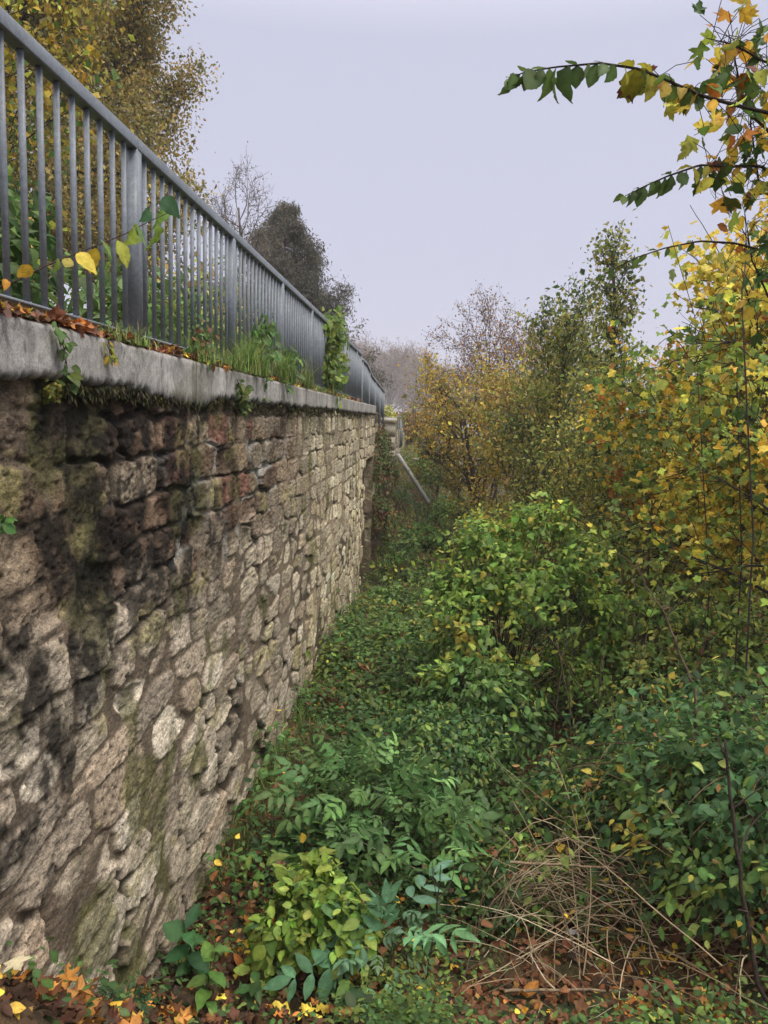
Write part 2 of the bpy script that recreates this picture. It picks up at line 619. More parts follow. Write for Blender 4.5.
    blk = sstep(.46, .56, bl + .14 * near * sstep(-1.6, -1.0, Z) - .02) * sstep(-1.75 - .7 * sstep(3.6, 3.0, Y), -.95 - .5 * sstep(3.6, 3.0, Y), Z + .5 * (fbm2(Y * 2, Z * 1, 2, 97) - .5)) * (1 - .8 * sstep(5.0, 7.0, Y))
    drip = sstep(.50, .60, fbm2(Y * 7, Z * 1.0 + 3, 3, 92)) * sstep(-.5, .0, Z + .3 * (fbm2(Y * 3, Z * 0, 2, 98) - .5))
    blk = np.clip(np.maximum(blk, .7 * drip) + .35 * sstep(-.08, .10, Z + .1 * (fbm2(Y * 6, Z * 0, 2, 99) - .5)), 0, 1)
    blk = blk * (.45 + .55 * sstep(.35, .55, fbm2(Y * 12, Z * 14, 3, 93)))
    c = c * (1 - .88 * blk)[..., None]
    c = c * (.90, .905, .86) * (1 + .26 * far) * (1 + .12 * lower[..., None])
    foot_dark = sstep(-3.0, -3.9, Z + .5 * (fbm2(Y, Z, 2, 94) - .5))  # stone colour gets darker towards the wall foot
    c = c * (1 - .25 * foot_dark)[..., None]
    return h, c


Y0W, Y1W = -4.0, 20.0


def build_wall():
    root = thing('stone_wall', 'tall weathered rubble retaining wall with black stains under the concrete coping', 'wall', (XW, 8, -4))
    ys = [Y0W]
    while ys[-1] < Y1W:
        y = ys[-1]
        ys.append(y + (.06 if y < 1.8 else min(max(y * y / 1155 * .75, .008), .028)))
    ys = np.array(ys)
    ys[-1] = Y1W
    zs = np.arange(-4.7, ZB + .075, .0092)
    Y, Z = np.meshgrid(ys, zs, indexing='ij')
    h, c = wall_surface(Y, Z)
    # lower far end has lost its facing stones: recessed, dark, stepped
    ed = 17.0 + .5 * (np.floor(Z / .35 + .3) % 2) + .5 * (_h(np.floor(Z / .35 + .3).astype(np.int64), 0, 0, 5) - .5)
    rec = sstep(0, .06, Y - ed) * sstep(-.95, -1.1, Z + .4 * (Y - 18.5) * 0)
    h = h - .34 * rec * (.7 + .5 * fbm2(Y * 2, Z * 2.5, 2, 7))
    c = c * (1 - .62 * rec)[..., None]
    bow = .05 * (fbm2(Y * .35, Z * .5, 2, 95) - .5) * 2
    X = XW + h + bow - .03 * sstep(0, .15, Z - (ZB - .08))
    mb = MB()
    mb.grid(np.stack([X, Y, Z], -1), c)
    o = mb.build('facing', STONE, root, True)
    # core of the wall, and its end face
    m2 = MB()
    m2.box((-2.0, Y0W + .01, -4.9), (XW - .42, Y1W - .05, ZB + .02), (.16, .13, .10))
    m2.build('core', STONE, root)
    xs = np.arange(-2.0, XW + .02, .02)
    zs2 = np.arange(-4.9, ZB + .075, .02)
    A, B = np.meshgrid(xs, zs2, indexing='ij')
    h2, c2 = wall_surface(A * .9 + 40, B, 3)
    h2 = h2 * sstep(XW + .01, XW - .12, A)
    m3 = MB()
    m3.grid(np.stack([A, Y1W + h2 - .02, B], -1)[::-1], c2[::-1] * .8)
    m3.build('end_face', STONE, root, True)
    # coping, cast in lengths; the lower lip is crumbled
    js = [-4.0, -.45, 2.15, 4.75, 7.35, 9.95, 12.5, 15.1, 17.7, 20.02]
    for a, b in zip(js[:-1], js[1:]):
        st = .007 if b < 8 else .02
        if b < 1:
            st = .1
        yy = np.linspace(a + .004, b - .004, int((b - a) / st))
        t = np.linspace(0, 1, 13)
        rag = (fbm2(yy * 3.0, yy * 0 + 3, 4, 100) - .5) * .075 + (fbm2(yy * 14, yy * 0 + 5, 3, 101) - .5) * .05 + (fbm2(yy * 40, yy * 0 + 6, 2, 110) - .5) * .05
        drop = .05 * sstep(3.6, 4.4, yy) * sstep(5.4, 4.9, yy)
        prof = []
        prof.append(np.stack([yy * 0 - 2.06, yy, yy * 0 + ZT + .0], -1))
        prof.append(np.stack([yy * 0 - 1.75, yy, yy * 0 + ZT + .006], -1))
        prof.append(np.stack([yy * 0 - 1.49, yy, ZT + .004 + (fbm2(yy * 5, yy * 0, 2, 103) - .5) * .008], -1))
        for q in t:
            zz = ZT - .008 + q * (ZB + rag - drop - ZT + .008)
            xx = -1.472 - .006 * sstep(.8, 1, q) + (fbm2(yy * 4, zz * 4, 3, 102) - .5) * .012 - .05 * max(0, q - .93) / .07 * .4
            prof.append(np.stack([xx, yy, zz], -1))
        prof.append(np.stack([yy * 0 - 1.60, yy, zz + .012], -1))
        V = np.stack(prof, 0)
        Yv, Zv = V[..., 1], V[..., 2]
        base = np.array([.40, .385, .365])
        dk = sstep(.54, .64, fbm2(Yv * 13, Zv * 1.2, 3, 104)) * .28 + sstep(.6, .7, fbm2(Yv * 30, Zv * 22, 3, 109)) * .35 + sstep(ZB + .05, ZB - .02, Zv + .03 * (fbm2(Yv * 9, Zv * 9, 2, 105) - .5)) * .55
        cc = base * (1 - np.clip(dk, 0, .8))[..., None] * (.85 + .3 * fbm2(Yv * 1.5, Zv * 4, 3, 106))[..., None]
        gm = (sstep(.55, .7, fbm2(Yv * 2.2, Zv * 2.2, 3, 107)) * .35)[..., None]
        cc = cc * (1 - gm) + np.array([.13, .13, .06]) * gm
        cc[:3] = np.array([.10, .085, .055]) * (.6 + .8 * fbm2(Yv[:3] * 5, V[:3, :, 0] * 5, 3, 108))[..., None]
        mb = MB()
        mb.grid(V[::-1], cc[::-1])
        for e_, flip in ((0, 0), (-1, 1)):
            loop = V[:, e_]
            cen = loop.mean(0)
            vv = np.vstack([cen, loop])
            n = len(loop)
            mb.add(vv, [(0, 1 + i, 1 + (i + 1) % n) if flip else (0, 1 + (i + 1) % n, 1 + i) for i in range(n)], col=(.2, .19, .17))
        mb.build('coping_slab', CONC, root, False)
    return root


build_wall()


# farther, lower stretch of wall
def build_far_wall():
    root = thing('stone_wall', 'low overgrown stretch of pale stone wall beyond the tall wall end', 'wall', (-1.6, 30, -2))
    ys = np.arange(20.05, 46, .06)
    zs = np.arange(-4.6, -.12, .04)
    Y, Z = np.meshgrid(ys, zs, indexing='ij')
    h, c = wall_surface(Y, Z, 9)
    topz = -.15 - .25 * (fbm2(Y * .8, Y * 0, 2, 4) - .5) - .03 * np.maximum(Y - 26, 0)
    Zt = np.minimum(Z, topz)
    X = -1.66 + h + .1 * (fbm2(Y * .6, Z * .6, 2, 8) - .5)
    mb = MB()
    mb.grid(np.stack([X, Y, Zt], -1), c * .8)
    mb.build('facing', STONE, root, True)
    m2 = MB()
    tz = -.15 - .25 * (fbm2(ys * .8, ys * 0, 2, 4) - .5) - .03 * np.maximum(ys - 26, 0)
    m2.grid(np.stack([np.stack([ys * 0 - 1.64, ys, tz - .005], -1), np.stack([ys * 0 - 2.1, ys, tz + .01], -1)], 0), np.broadcast_to(np.array([.2, .18, .13]), (2, len(ys), 3)))
    m2.build('wall_top', STONE, root)


build_far_wall()


# stone gate pillar with a cap
def build_pillar():
    p = onx(391, 440, -1.45)
    y = 27.0
    root = thing('stone_pillar', 'pale stone pillar with a flat projecting cap past the railing end', 'pillar', (-1.5, y, -3))
    mb = MB()
    for k in range(6):
        w = .24 + .01 * (k % 2)
        mb.box((-1.55 - w, y - w, -3.0 + k * .48), (-1.55 + w, y + w, -3.0 + k * .48 + .47), np.array([.47, .43, .36]) * (.8 + .1 * (k % 3)))
    mb.build('shaft', STONE, root)
    m = MB()
    m.box((-1.86, y - .31, -.118), (-1.24, y + .31, .03), (.5, .48, .42))
    m.box((-1.80, y - .25, .031), (-1.30, y + .25, .07), (.46, .44, .38))
    m.build('cap', STONE, root)


build_pillar()

# ------------------------------------------------------------------ railing
XR = -1.64
ZR = onx(0, 3, XR + .035)[2]
ZR = .5 * (ZR + onx(148, 148, XR + .035)[2])
ZF = ZT + .10


def bar(mb, y, z0, z1, w, d):
    mb.box((XR - d / 2, y - w / 2, z0), (XR + d / 2, y + w / 2, z1))


def build_railing():
    root = thing('metal_railing', 'long grey galvanised railing of upright bars along the wall top', 'railing', (XR, 9, ZT))
    P0 = XR * F_PX / (138 - VPX)
    posts = [4.18 + 2.0 * k for k in range(-4, 7)]
    end = 17.2
    posts.append(end)
    for y in posts:
        m = MB()
        m.box((XR - .03, y - .006, ZT - .01), (XR + .03, y + .058, ZR - .061))
        m.box((XR - .05, y - .03, ZT + .006), (XR + .05, y + .08, ZT + .016))
        m.box((XR - .036, y - .012, ZF - .02), (XR + .036, y - .0065, ZR - .0615))
        m.build('post', STEEL, root)
    nb = 0
    rest = MB()
    allb = []
    for a, b in zip(posts[:-1], posts[1:]):
        n = 13 if b - a > 1.5 else 6
        for k in range(1, n + 1):
            allb.append(a + .03 + (b - a) * k / (n + 1))
        m = MB()
        m.box((XR - .034, a + .003, ZR - .06), (XR + .034, b - .003, ZR))
        o = m.build('handrail', STEEL, root)
        bv = o.modifiers.new('edge', 'BEVEL')
        bv.width = .005
        bv.segments = 2
        m = MB()
        m.box((XR - .022, a + .06, ZF - .012), (XR + .022, b - .008, ZF))
        m.build('bottom_rail', STEEL, root)
    allb.sort(key=lambda q: abs(q - 3.2) if q < 2.6 else q - 2.6)
    for i, y in enumerate(allb):
        m = MB() if i < 99 else rest
        bar(m, y, ZF + .0005, ZR - .0605, .010, .025)
        if i < 99:
            m.build('baluster', STEEL, root)
    if rest.n:
        tag(rest.build('baluster', STEEL, root), kind='stuff')


build_railing()


def build_far_railing():
    y0, y1 = 17.55, 25.6
    root = thing('metal_railing', 'farther railing stepping down beyond the end of the long railing', 'railing', (XR, 21, 0))
    ztop = lambda y: np.interp(y, [17.5, 18.8, 20.2, 21.5, 25.6], [ZR - .1, ZR - .12, ZR - .30, ZR - .36, ZR - .52])
    zbot = lambda y: np.interp(y, [17.5, 20, 25.6], [ZT + .06, ZT + .03, ZT - .30])
    yy = np.linspace(y0, y1, 24)
    m = MB()
    for a, b in zip(yy[:-1], yy[1:]):
        m.beam((XR, a, ztop(a) - .03), (XR, b + .004, ztop(b) - .03), .066, .06)
    m.build('handrail', STEEL, root)
    m = MB()
    m.beam((XR, y0, zbot(y0)), (XR, y1, zbot(y1)), .04, .012)
    m.build('bottom_rail', STEEL, root)
    for y in (17.6, 19.6, 21.6, 23.6, 25.55):
        m = MB()
        m.box((XR - .03, y - .03, zbot(y) - .5), (XR + .03, y + .03, ztop(y) - .05))
        m.build('post', STEEL, root)
    for y in np.arange(17.75, 25.5, .143):
        m = MB()
        bar(m, y, zbot(y), ztop(y) - .055, .010, .025)
        m.build('baluster', STEEL, root)
    # third short length, seen beyond the pillar
    r2 = thing('metal_railing', 'short distant piece of railing with a rounded end behind the pillar', 'railing', (-1.25, 33, -.5))
    m = MB()
    a = np.linspace(0, math.pi / 2, 8)
    pts = np.vstack([[(-1.5, 31.5, .12)], np.c_[-1.35 + 0 * a, 32 + 2 * a, .1 - .5 * (1 - np.cos(a))]])
    m.tube(pts, .035, 6)
    m.build('handrail', STEEL, r2)
    for k, q in enumerate(np.linspace(31.6, 35.0, 16)):
        z = np.interp(q, pts[:, 1], pts[:, 2])
        x = np.interp(q, pts[:, 1], pts[:, 0])
        m = MB()
        m.box((x - .012, q - .012, -1.2), (x + .012, q + .012, z))
        m.build('baluster', STEEL, r2)


build_far_railing()

# leaning grey beam below the far wall
a_, b_ = at(398, 455, 25.5), at(429, 503, 24.0)
m = MB()
m.beam(a_, b_, .08, .12, (.45, .46, .46))
m.beam(a_ + np.array([0, .08, .02]), b_ + np.array([0, .07, .02]), .012, .15, (.22, .23, .24))
o = m.build('metal_beam', CONC)
tag(o, 'pale grey beam leaning down the grassy bank below the pillar', 'beam')


# ------------------------------------------------------------------ plants: skeletons
def poly(p, d, length, n, wob, bend=(0, 0, 0)):
    """wandering polyline"""
    pts = [np.array(p, float)]
    d = nrmz(np.array(d, float))
    for k in range(n):
        d = nrmz(d + rng.normal(size=3) * wob + np.array(bend) / n)
        pts.append(pts[-1] + d * length / n)
    return np.array(pts)


def along(pts, t):
    t = np.atleast_1d(t) * (len(pts) - 1)
    i = np.minimum(t.astype(int), len(pts) - 2)
    f = (t - i)[:, None]
    return pts[i] * (1 - f) + pts[i + 1] * f


def skeleton(base, h, r0, lean=(0, 0), limbs=12, t0=.25, L=2., elev=.7, taper=.3, subs=5, twigs=4, sub_f=.5, tw_f=.28, wob=.16, prof=None, lift=.5, forks=1, tp_=1.):
    """list of (pts, r_start, r_end, level) and array of twig polylines"""
    out, tw = [], []
    stems = []
    for f_ in range(forks):
        a = rng.random() * 6.28
        sp = 0 if forks == 1 else .28
        tr = poly(base, (lean[0] + sp * math.cos(a), lean[1] + sp * math.sin(a), 1), h * (1 if f_ == 0 else rng.uniform(.75, 1)), 9, .06, (0, 0, .25))
        want = np.array([lean[0] + sp * math.cos(a) * .6, lean[1] + sp * math.sin(a) * .6]) * h
        tr[:, :2] += np.linspace(0, 1, len(tr))[:, None] * (tr[0, :2] + want - tr[-1, :2])
        rr = r0 * (1 if f_ == 0 else .7)
        out.append((tr, rr, rr * taper, 0))
        stems.append((tr, rr))
    az = rng.random() * 6.28
    for k in range(limbs):
        tr, rr = stems[k % forks]
        t = t0 + (1 - t0) * ((k + rng.random() * .8) / limbs) ** tp_
        t = min(t, .99)
        az += 2.4 + rng.normal() * .4
        p = along(tr, t)[0]
        pl = (prof(t) if prof else math.sqrt(max(1 - ((t - .55) / .6) ** 2, .08)))
        el = elev + rng.normal() * .15
        d = (math.cos(az) * math.cos(el), math.sin(az) * math.cos(el), math.sin(el))
        ll = L * pl * rng.uniform(.75, 1.2)
        lp = poly(p, d, ll, 6, wob, (0, 0, lift))
        rl = rr * (1 - (1 - taper) * t) * .5
        out.append((lp, rl, rl * .25, 1))
        for s_ in range(subs):
            ts = .2 + .8 * (s_ + rng.random()) / subs
            q = along(lp, min(ts, .99))[0]
            dd = nrmz(along(lp, min(ts + .1, 1.))[0] - along(lp, max(ts - .1, 0))[0]) + rv(1)[0] * .9
            sl = ll * sub_f * (1.15 - .6 * ts) * rng.uniform(.7, 1.3)
            spx = poly(q, dd, sl, 4, wob * 1.2, (0, 0, lift * .7))
            out.append((spx, rl * .35, rl * .12, 2))
            for w_ in range(twigs):
                tt = .15 + .85 * (w_ + rng.random()) / twigs
                q2 = along(spx, min(tt, .99))[0]
                d2 = nrmz(spx[-1] - spx[0]) + rv(1)[0] * 1.0
                tp = poly(q2, d2, ll * tw_f * rng.uniform(.5, 1.3), 3, wob * 1.3, (0, 0, lift * .4))
                tw.append(tp)
    return out, tw


def make_tree(name, label, cat, base, pal, w, leaf=.08, nl=20, T=T_DI, spread=.12, bark=(.07, .06, .05), twig_r=.006, group=None, crown=True, droop=.5, freq=.7, min_r=.004, sides=(8, 6, 4, 3), ivy=0, ivy_h=.6, show_twigs=True, seed=0, **kw):
    base = np.array(base, float)
    reseed(label + str(seed))
    root = thing(name, label, cat, base, group)
    out, tw = skeleton(base - UP * .1, **kw)
    tb, bb = MB(), MB()
    for pts, r0, r1, lv in out:
        col = np.array(bark) * rng.uniform(.8, 1.2)
        (tb if lv == 0 else bb).tube(pts, np.maximum(np.linspace(r0, r1, len(pts)), min_r), sides[lv], col)
    if show_twigs:
        for t in tw:
            bb.tube(t, np.linspace(twig_r, twig_r * .5, len(t)), 3, np.array(bark) * .9)
    tb.build('trunk', BARK, root, True)
    bb.build('branches', BARK, root, True)
    if nl > 0:
        pp = []
        ln = np.array([np.linalg.norm(t[-1] - t[0]) for t in tw])
        ln = ln / ln.mean()
        for t, q_ in zip(tw, ln):
            n = rng.poisson(nl * (.3 + .7 * q_))
            if n:
                pp.append(along(t, rng.random(n) ** .8))
        P = np.concatenate(pp)
        P = P + rng.normal(size=P.shape) * spread
        n = len(P)
        tip = rv(n) * .9 + np.array([0, 0, -droop])
        nm = rv(n) * .8 + UP * .8
        mb = MB()
        leaves(mb, T, P, tip, nm, leaf * np.exp(rng.normal(0, .22, n)), pick(n, pal, w, P, freq))
        mb.build('crown', LEAF, root)
    if ivy:
        tr = out[0][0]
        t = rng.random(ivy) ** .9 * ivy_h
        P = along(tr, t)
        d = nrmz(rng.normal(size=(ivy, 3)) * np.array([1, 1, .15]))
        lump = .5 + fbm(np.c_[P[:, 2] * 1.4, d[:, :2]], 2, 3)
        P = P + d * (kw['r0'] * .8 + np.abs(rng.normal(size=(ivy, 1))) * .16) * lump[:, None]
        mb = MB()
        leaves(mb, T_HE if leaf > .07 else T_DI, P, d * .5 - UP * .7 + rv(ivy) * .5, d + UP * .3 + rv(ivy) * .5, .075 * np.exp(rng.normal(0, .2, ivy)), pick(ivy, (GD, (.03, .06, .02), GM), (3, 3, 1)))
        mb.build('ivy', LEAF, root)
    return root


def blob_points(blobs, n, shell=.4, up=-.25, gap=.36, seed=0, lump=.3):
    b = np.array(blobs, float)      # cx cy cz rx ry rz
    w = b[:, 3] * b[:, 4] + b[:, 4] * b[:, 5] + b[:, 3] * b[:, 5]
    P, D = [], []
    got = 0
    while got < n:
        k = rng.choice(len(b), size=n, p=w / w.sum())
        d = rv(n)
        ok = d[:, 2] > up + rng.normal(size=n) * .12
        rr = (1 - shell * rng.random(n) ** 1.6) * (1 + lump * 2 * (fbm(d * 2.2 + k[:, None] * 3.1 + seed, 2, seed) - .5))
        p = b[k, :3] + d * b[k, 3:] * rr[:, None]
        ok &= fbm(p * 2.4 + seed, 2, 31 + seed) > gap
        P.append(p[ok])
        D.append(d[ok])
        got += ok.sum()
    return np.concatenate(P)[:n], np.concatenate(D)[:n]


def make_shrub(name, label, cat, base, blobs, n, pal, w=None, leaf=.07, T=T_OV, stems=14, stem_r=.009, stem_col=(.07, .05, .035), shell=.45, gap=.36, group=None, droop=.6, freq=1.5, seed=0, up=-.25, lump=.3, compound=False, mat=None, cT=None):
    base = np.array(base, float)
    reseed(label)
    base[2] = gz(base[0], base[1]) if base[2] < -90 else base[2]
    root = thing(name, label, cat, base, group)
    P, D = blob_points(blobs, n, shell, up, gap, seed, lump)
    g = gz(P[:, 0], P[:, 1]) + .02
    ok = P[:, 2] > g
    P, D = P[ok], D[ok]
    n = len(P)
    mb = MB()
    tip = D * .55 - UP * droop + rv(n) * .65
    nm = D * .6 + UP * .65 + rv(n) * .5
    col = pick(n, pal, w, P, freq)
    sz = leaf * np.exp(np.clip(rng.normal(0, .32, n), -.8, .45))
    if compound:
        compound_leaves(mb, P, nrmz(tip + D * .6 + UP * .25), nm, sz * 3.2, col, T=cT or T_LA)
    else:
        leaves(mb, T, P, tip, nm, sz, col)
    mb.build('foliage', mat or LEAF, root)
    if stems:
        m = MB()
        idx = rng.choice(n, min(stems, n), replace=False)
        for i in idx:
            s0 = base + np.array([rng.normal() * .12, rng.normal() * .12, -.08])
            e = P[i]
            mid = s0 * .45 + e * .55 + np.array([rng.normal() * .1, rng.normal() * .1, .22 * np.linalg.norm(e - s0)])
            t = np.linspace(0, 1, 8)[:, None]
            pts = (1 - t) ** 2 * s0 + 2 * t * (1 - t) * mid + t ** 2 * e
            m.tube(pts, np.linspace(stem_r, stem_r * .35, 8), 4, np.array(stem_col) * rng.uniform(.7, 1.4))
        m.build('stems', BARK, root, True)
    return root


def compound_leaves(mb, P, tip, nrm, L, col, pairs=3, T=T_OV):
    """pinnate leaves: leaflets in pairs along a rachis, one at the end"""
    y = nrmz(tip)
    z = nrmz(nrm - (nrm * y).sum(-1, keepdims=True) * y)
    x = np.cross(y, z)
    L = np.asarray(L)[:, None]
    for k in range(pairs):
        f = .3 + .5 * k / max(pairs - 1, 1)
        for s_ in (-1, 1):
            p = P + y * L * f - z * L * .08 * f * f
            t = y * .55 + x * s_ * .95 - z * .2
            leaves(mb, T, p, t, z + rv(len(P)) * .2, (L[:, 0] * .40) * (1.05 - .15 * k) * np.exp(rng.normal(0, .08, len(P))), col * np.exp(rng.normal(0, .1, (len(P), 1))))
    leaves(mb, T, P + y * L * .85, y - z * .25, z + rv(len(P)) * .2, L[:, 0] * .45, col)


# ================================================================== trees on the terrace (left, behind the railing)
def gp(p):
    p = np.array(p, float)
    p[2] = gz(p[0], p[1])
    return p


AUT = ((.24, .22, .075), (.32, .26, .08), (.38, .30, .09), (.21, .20, .075), (.38, .27, .08), (.15, .155, .06))
make_tree('autumn_tree', 'large olive gold tree filling the top left corner behind the railing', 'tree', gp((-10.9, 18.5, 0)), AUT, (3, 3, 3, 3, 2, 2), leaf=.11, nl=90, spread=.26, h=13.5, r0=.24, limbs=38, t0=.08, L=3.9, elev=.55, subs=7, twigs=5, wob=.2, freq=.55)
make_tree('autumn_tree', 'brownish yellow tree behind the big olive gold tree, its right edge above the railing', 'tree', gp((-10.6, 25.5, 0)), AUT, (3, 2, 3, 2, 3, 3), leaf=.11, nl=75, spread=.24, h=10.6, r0=.2, limbs=30, t0=.12, L=2.7, elev=.7, subs=6, twigs=5, freq=.55)
make_tree('autumn_tree', 'yellow leaved young tree standing just behind the near railing bars', 'tree', gp((-5.6, 8.5, 0)), (YG, (.32, .24, .04), OL, (.4, .27, .04), GM), (3, 3, 2, 2, 2), leaf=.09, nl=20, spread=.16, h=4.8, r0=.06, limbs=22, t0=.05, L=1.8, elev=.6, subs=5, twigs=4, forks=2)
make_tree('bare_tree', 'pale nearly leafless tree between the gold tree and the dark conifer', 'tree', gp((-10.2, 40, 0)), (OL, BR, (.2, .16, .06)), None, leaf=.08, nl=2.0, spread=.15, h=9.2, r0=.16, limbs=20, t0=.25, L=2.9, elev=.9, subs=6, twigs=6, twig_r=.012, bark=(.16, .14, .12))
CON = ((.10, .10, .075), (.12, .11, .08), (.085, .095, .07), (.15, .13, .09))
make_tree('conifer', 'dark hazy conifer with drooping boughs beyond the railing', 'tree', gp((-8.9, 46, 0)), CON, None, leaf=.2, T=T_NA, nl=48, spread=.18, h=11.0, r0=.2, limbs=64, t0=.1, L=4.6, elev=.2, subs=7, twigs=5, lift=-.2, wob=.1, taper=.15, tp_=1.25, prof=lambda t: max(1.03 - t, .02) ** .75, droop=.7, tw_f=.3)

# shrubs on the terrace behind the bars
tb_ = [
    ('ivy_shrub', 'dark green ivy clump behind the foot of the near railing', (-3.0, 4.6), 1.0, (GD, GM, (.07, .13, .03)), (2, 3, 1), T_HE, .1),
    ('fern_shrub', 'pale green bush behind the first wide railing post', (-2.7, 6.6), .8, ((.10, .17, .06), GM, GY), (3, 2, 1), T_OV, .09),
    ('yellow_shrub', 'yellow green shrub behind the railing left of the first wide post', (-4.4, 6.2), 1.5, (YG, GY, (.35, .24, .04), OL), (3, 3, 2, 2), T_OV, .09),
    ('yellow_shrub', 'olive brown shrub behind the far half of the railing', (-3.4, 10.5), 1.3, (OL, YG, (.22, .14, .04), GM), None, T_OV, .09),
    ('green_shrub', 'mid green shrub behind the middle of the railing', (-2.9, 8.6), .9, (GM, GY, GD), None, T_OV, .08),
    ('yellow_shrub', 'tall golden bush behind the railing at the left edge', (-5.4, 5.6), 1.9, (YG, (.30, .22, .04), OL, GM), (2, 3, 3, 1), T_OV, .09),
    ('green_shrub', 'grey green bush behind the railing near its far end', (-3.2, 14.5), 1.1, (GM, OL, GD), None, T_OV, .09)]
for i, (nm, lb, (x, y), s_, pal, w, T, lf) in enumerate(tb_):
    z = float(gz(x, y))
    bl = [(x, y, z + s_ * .55, s_ * .8, s_ * .9, s_ * .75), (x + .3 * s_, y - .5 * s_, z + s_ * .35, s_ * .5, s_ * .5, s_ * .5), (x - .2 * s_, y + .6 * s_, z + s_ * .6, s_ * .5, s_ * .6, s_ * .6)]
    make_shrub(nm, lb, 'shrub', (x, y, z), bl, int(1500 * s_ ** 1.6), pal, w, lf, T, stems=24, gap=.34, seed=i)

# ================================================================== trees on the lower slope (right)
def base_at(px, Y):
    p = at(px, 500, Y)
    return gp((p[0], Y, 0))


RUS = ((.22, .13, .08), (.27, .16, .07), (.18, .12, .07), (.34, .21, .07))
make_tree('bare_tree', 'sparse reddish brown tree with fine upright twigs at the left of the tree line', 'tree', base_at(488, 27), RUS, None, leaf=.075, nl=8, spread=.13, h=6.6, r0=.09, limbs=34, t0=.25, L=3.1, elev=.95, subs=7, twigs=6, twig_r=.007, lift=.7, forks=3, bark=(.10, .075, .06))
GB = ((.50, .36, .07), (.42, .32, .07), (.30, .28, .07), (.60, .42, .06), (.24, .25, .06), (.32, .2, .07))
make_tree('autumn_tree', 'golden brown bushy tree below the sparse reddish tree', 'tree', base_at(482, 24), GB, (3, 3, 3, 1, 2, 2), leaf=.105, nl=9.5, spread=.16, h=4.7, r0=.11, limbs=26, t0=.08, L=2.1, elev=.6, subs=6, twigs=5, forks=2)
make_tree('autumn_tree', 'golden brown young tree right of the reddish twigged tree', 'tree', base_at(532, 21), GB, (2, 3, 4, 1, 3, 1), leaf=.105, nl=8, spread=.16, h=5.0, r0=.10, limbs=24, t0=.1, L=1.8, elev=.7, subs=6, twigs=5, forks=2)
make_tree('small_conifer', 'small dark green conifer at the left end of the tree line', 'tree', base_at(437, 33), ((.03, .05, .025), (.04, .055, .025)), None, leaf=.14, T=T_NA, nl=26, spread=.07, h=4.8, r0=.06, limbs=30, t0=.06, L=1.0, elev=.3, subs=5, twigs=3, lift=.1, prof=lambda t: 1.1 - t, taper=.15)
GO = ((.13, .17, .055), (.25, .25, .065), (.25, .28, .065), (.38, .33, .07), (.08, .12, .04))
make_tree('ivy_tree', 'olive green tree with twiggy top left of the tall slender tree', 'tree', base_at(556, 17.5), GO, (3, 3, 3, 1, 2), leaf=.095, nl=9, spread=.15, h=6.0, r0=.07, limbs=26, t0=.2, L=1.7, elev=.8, subs=6, twigs=5, lift=.6, ivy=1500)
make_tree('ivy_tree', 'tall slender ivy clad tree rising highest among the trees on the right', 'tree', base_at(596, 15.5), GO, (3, 2, 2, 1, 4), leaf=.09, nl=6, spread=.14, h=7.3, r0=.085, limbs=30, t0=.3, L=1.15, elev=.9, subs=5, twigs=5, lift=.6, ivy=1300, ivy_h=.6, prof=lambda t: 1.15 - .75 * t)
MAP = (YE, YO, YG, (.66, .52, .10), GM, (.2, .26, .06))
make_tree('maple_tree', 'bright yellow maple with golden crown at the right edge', 'tree', base_at(718, 11.5), MAP, (6, 2.5, 3, 5, .15, .7), leaf=.11, T=T_MA, nl=17, spread=.17, h=6.25, r0=.075, limbs=42, t0=.3, L=1.6, elev=.75, subs=6, twigs=4, forks=2, bark=(.045, .04, .035), freq=.5)
make_tree('maple_tree', 'half green maple with dark limbs in front of the yellow maple', 'tree', base_at(800, 8.2), ((.09, .16, .045), (.15, .21, .05), GY, YG, YE, YO), (3, 3, 3, 3, 2, .5), leaf=.095, T=T_MA, nl=5, spread=.14, h=4.7, r0=.06, limbs=20, t0=.3, L=1.7, elev=.35, subs=6, twigs=4, bark=(.035, .03, .025), lift=.1)
make_tree('maple_tree', 'orange tinted maple sapling beneath the yellow maple', 'tree', base_at(682, 12.8), (YE, YO, OR, GY, GM, (.24, .24, .06)), (4, 2, .8, 3, 1.5, 2), leaf=.11, T=T_MA, nl=10, spread=.16, h=4.9, r0=.05, limbs=20, t0=.2, L=1.5, elev=.6, subs=5, twigs=4, bark=(.05, .04, .035))

# young trees and scrub filling the slope behind
SC = ((.30, .29, .07), (.26, .30, .07), (.18, .23, .06), (.42, .36, .07), (.52, .40, .07), (.13, .17, .05))
LBY = 'thin young tree in the tangled olive thicket on the right slope'
y1 = make_tree('young_tree', LBY, 'tree', base_at(640, 18), SC, (3, 3, 3, 2, 1, 2), leaf=.11, nl=6, spread=.2, h=4.6, r0=.045, limbs=20, t0=.06, L=1.5, elev=.7, subs=5, twigs=4, forks=2, group='young trees in the thicket')
y2 = make_tree('young_tree', LBY, 'tree', base_at(700, 20), SC, (3, 3, 2, 2, 2, 2), leaf=.11, nl=5.5, spread=.2, h=5.2, r0=.05, limbs=18, t0=.15, L=1.5, elev=.8, subs=5, twigs=4, forks=3, group='young trees in the thicket')
for k, (px, Y, s_) in enumerate(((575, 20, 1.0), (545, 24, 1.05), (600, 25, .95), (655, 23, 1.0), (690, 15.5, .8), (735, 17, 1), (770, 14, .95), (800, 19, 1.1), (620, 13.5, .7), (840, 16, 1), (500, 31, 1.0), (585, 14.6, .72), (760, 24, 1.05), (875, 13, .9), (640, 30, 1.1), (560, 13.2, .62))):
    copy_thing((y1, y2)[k % 2], base_at(px, Y), rng.random() * 6.28, s_ * rng.uniform(.92, 1.08))

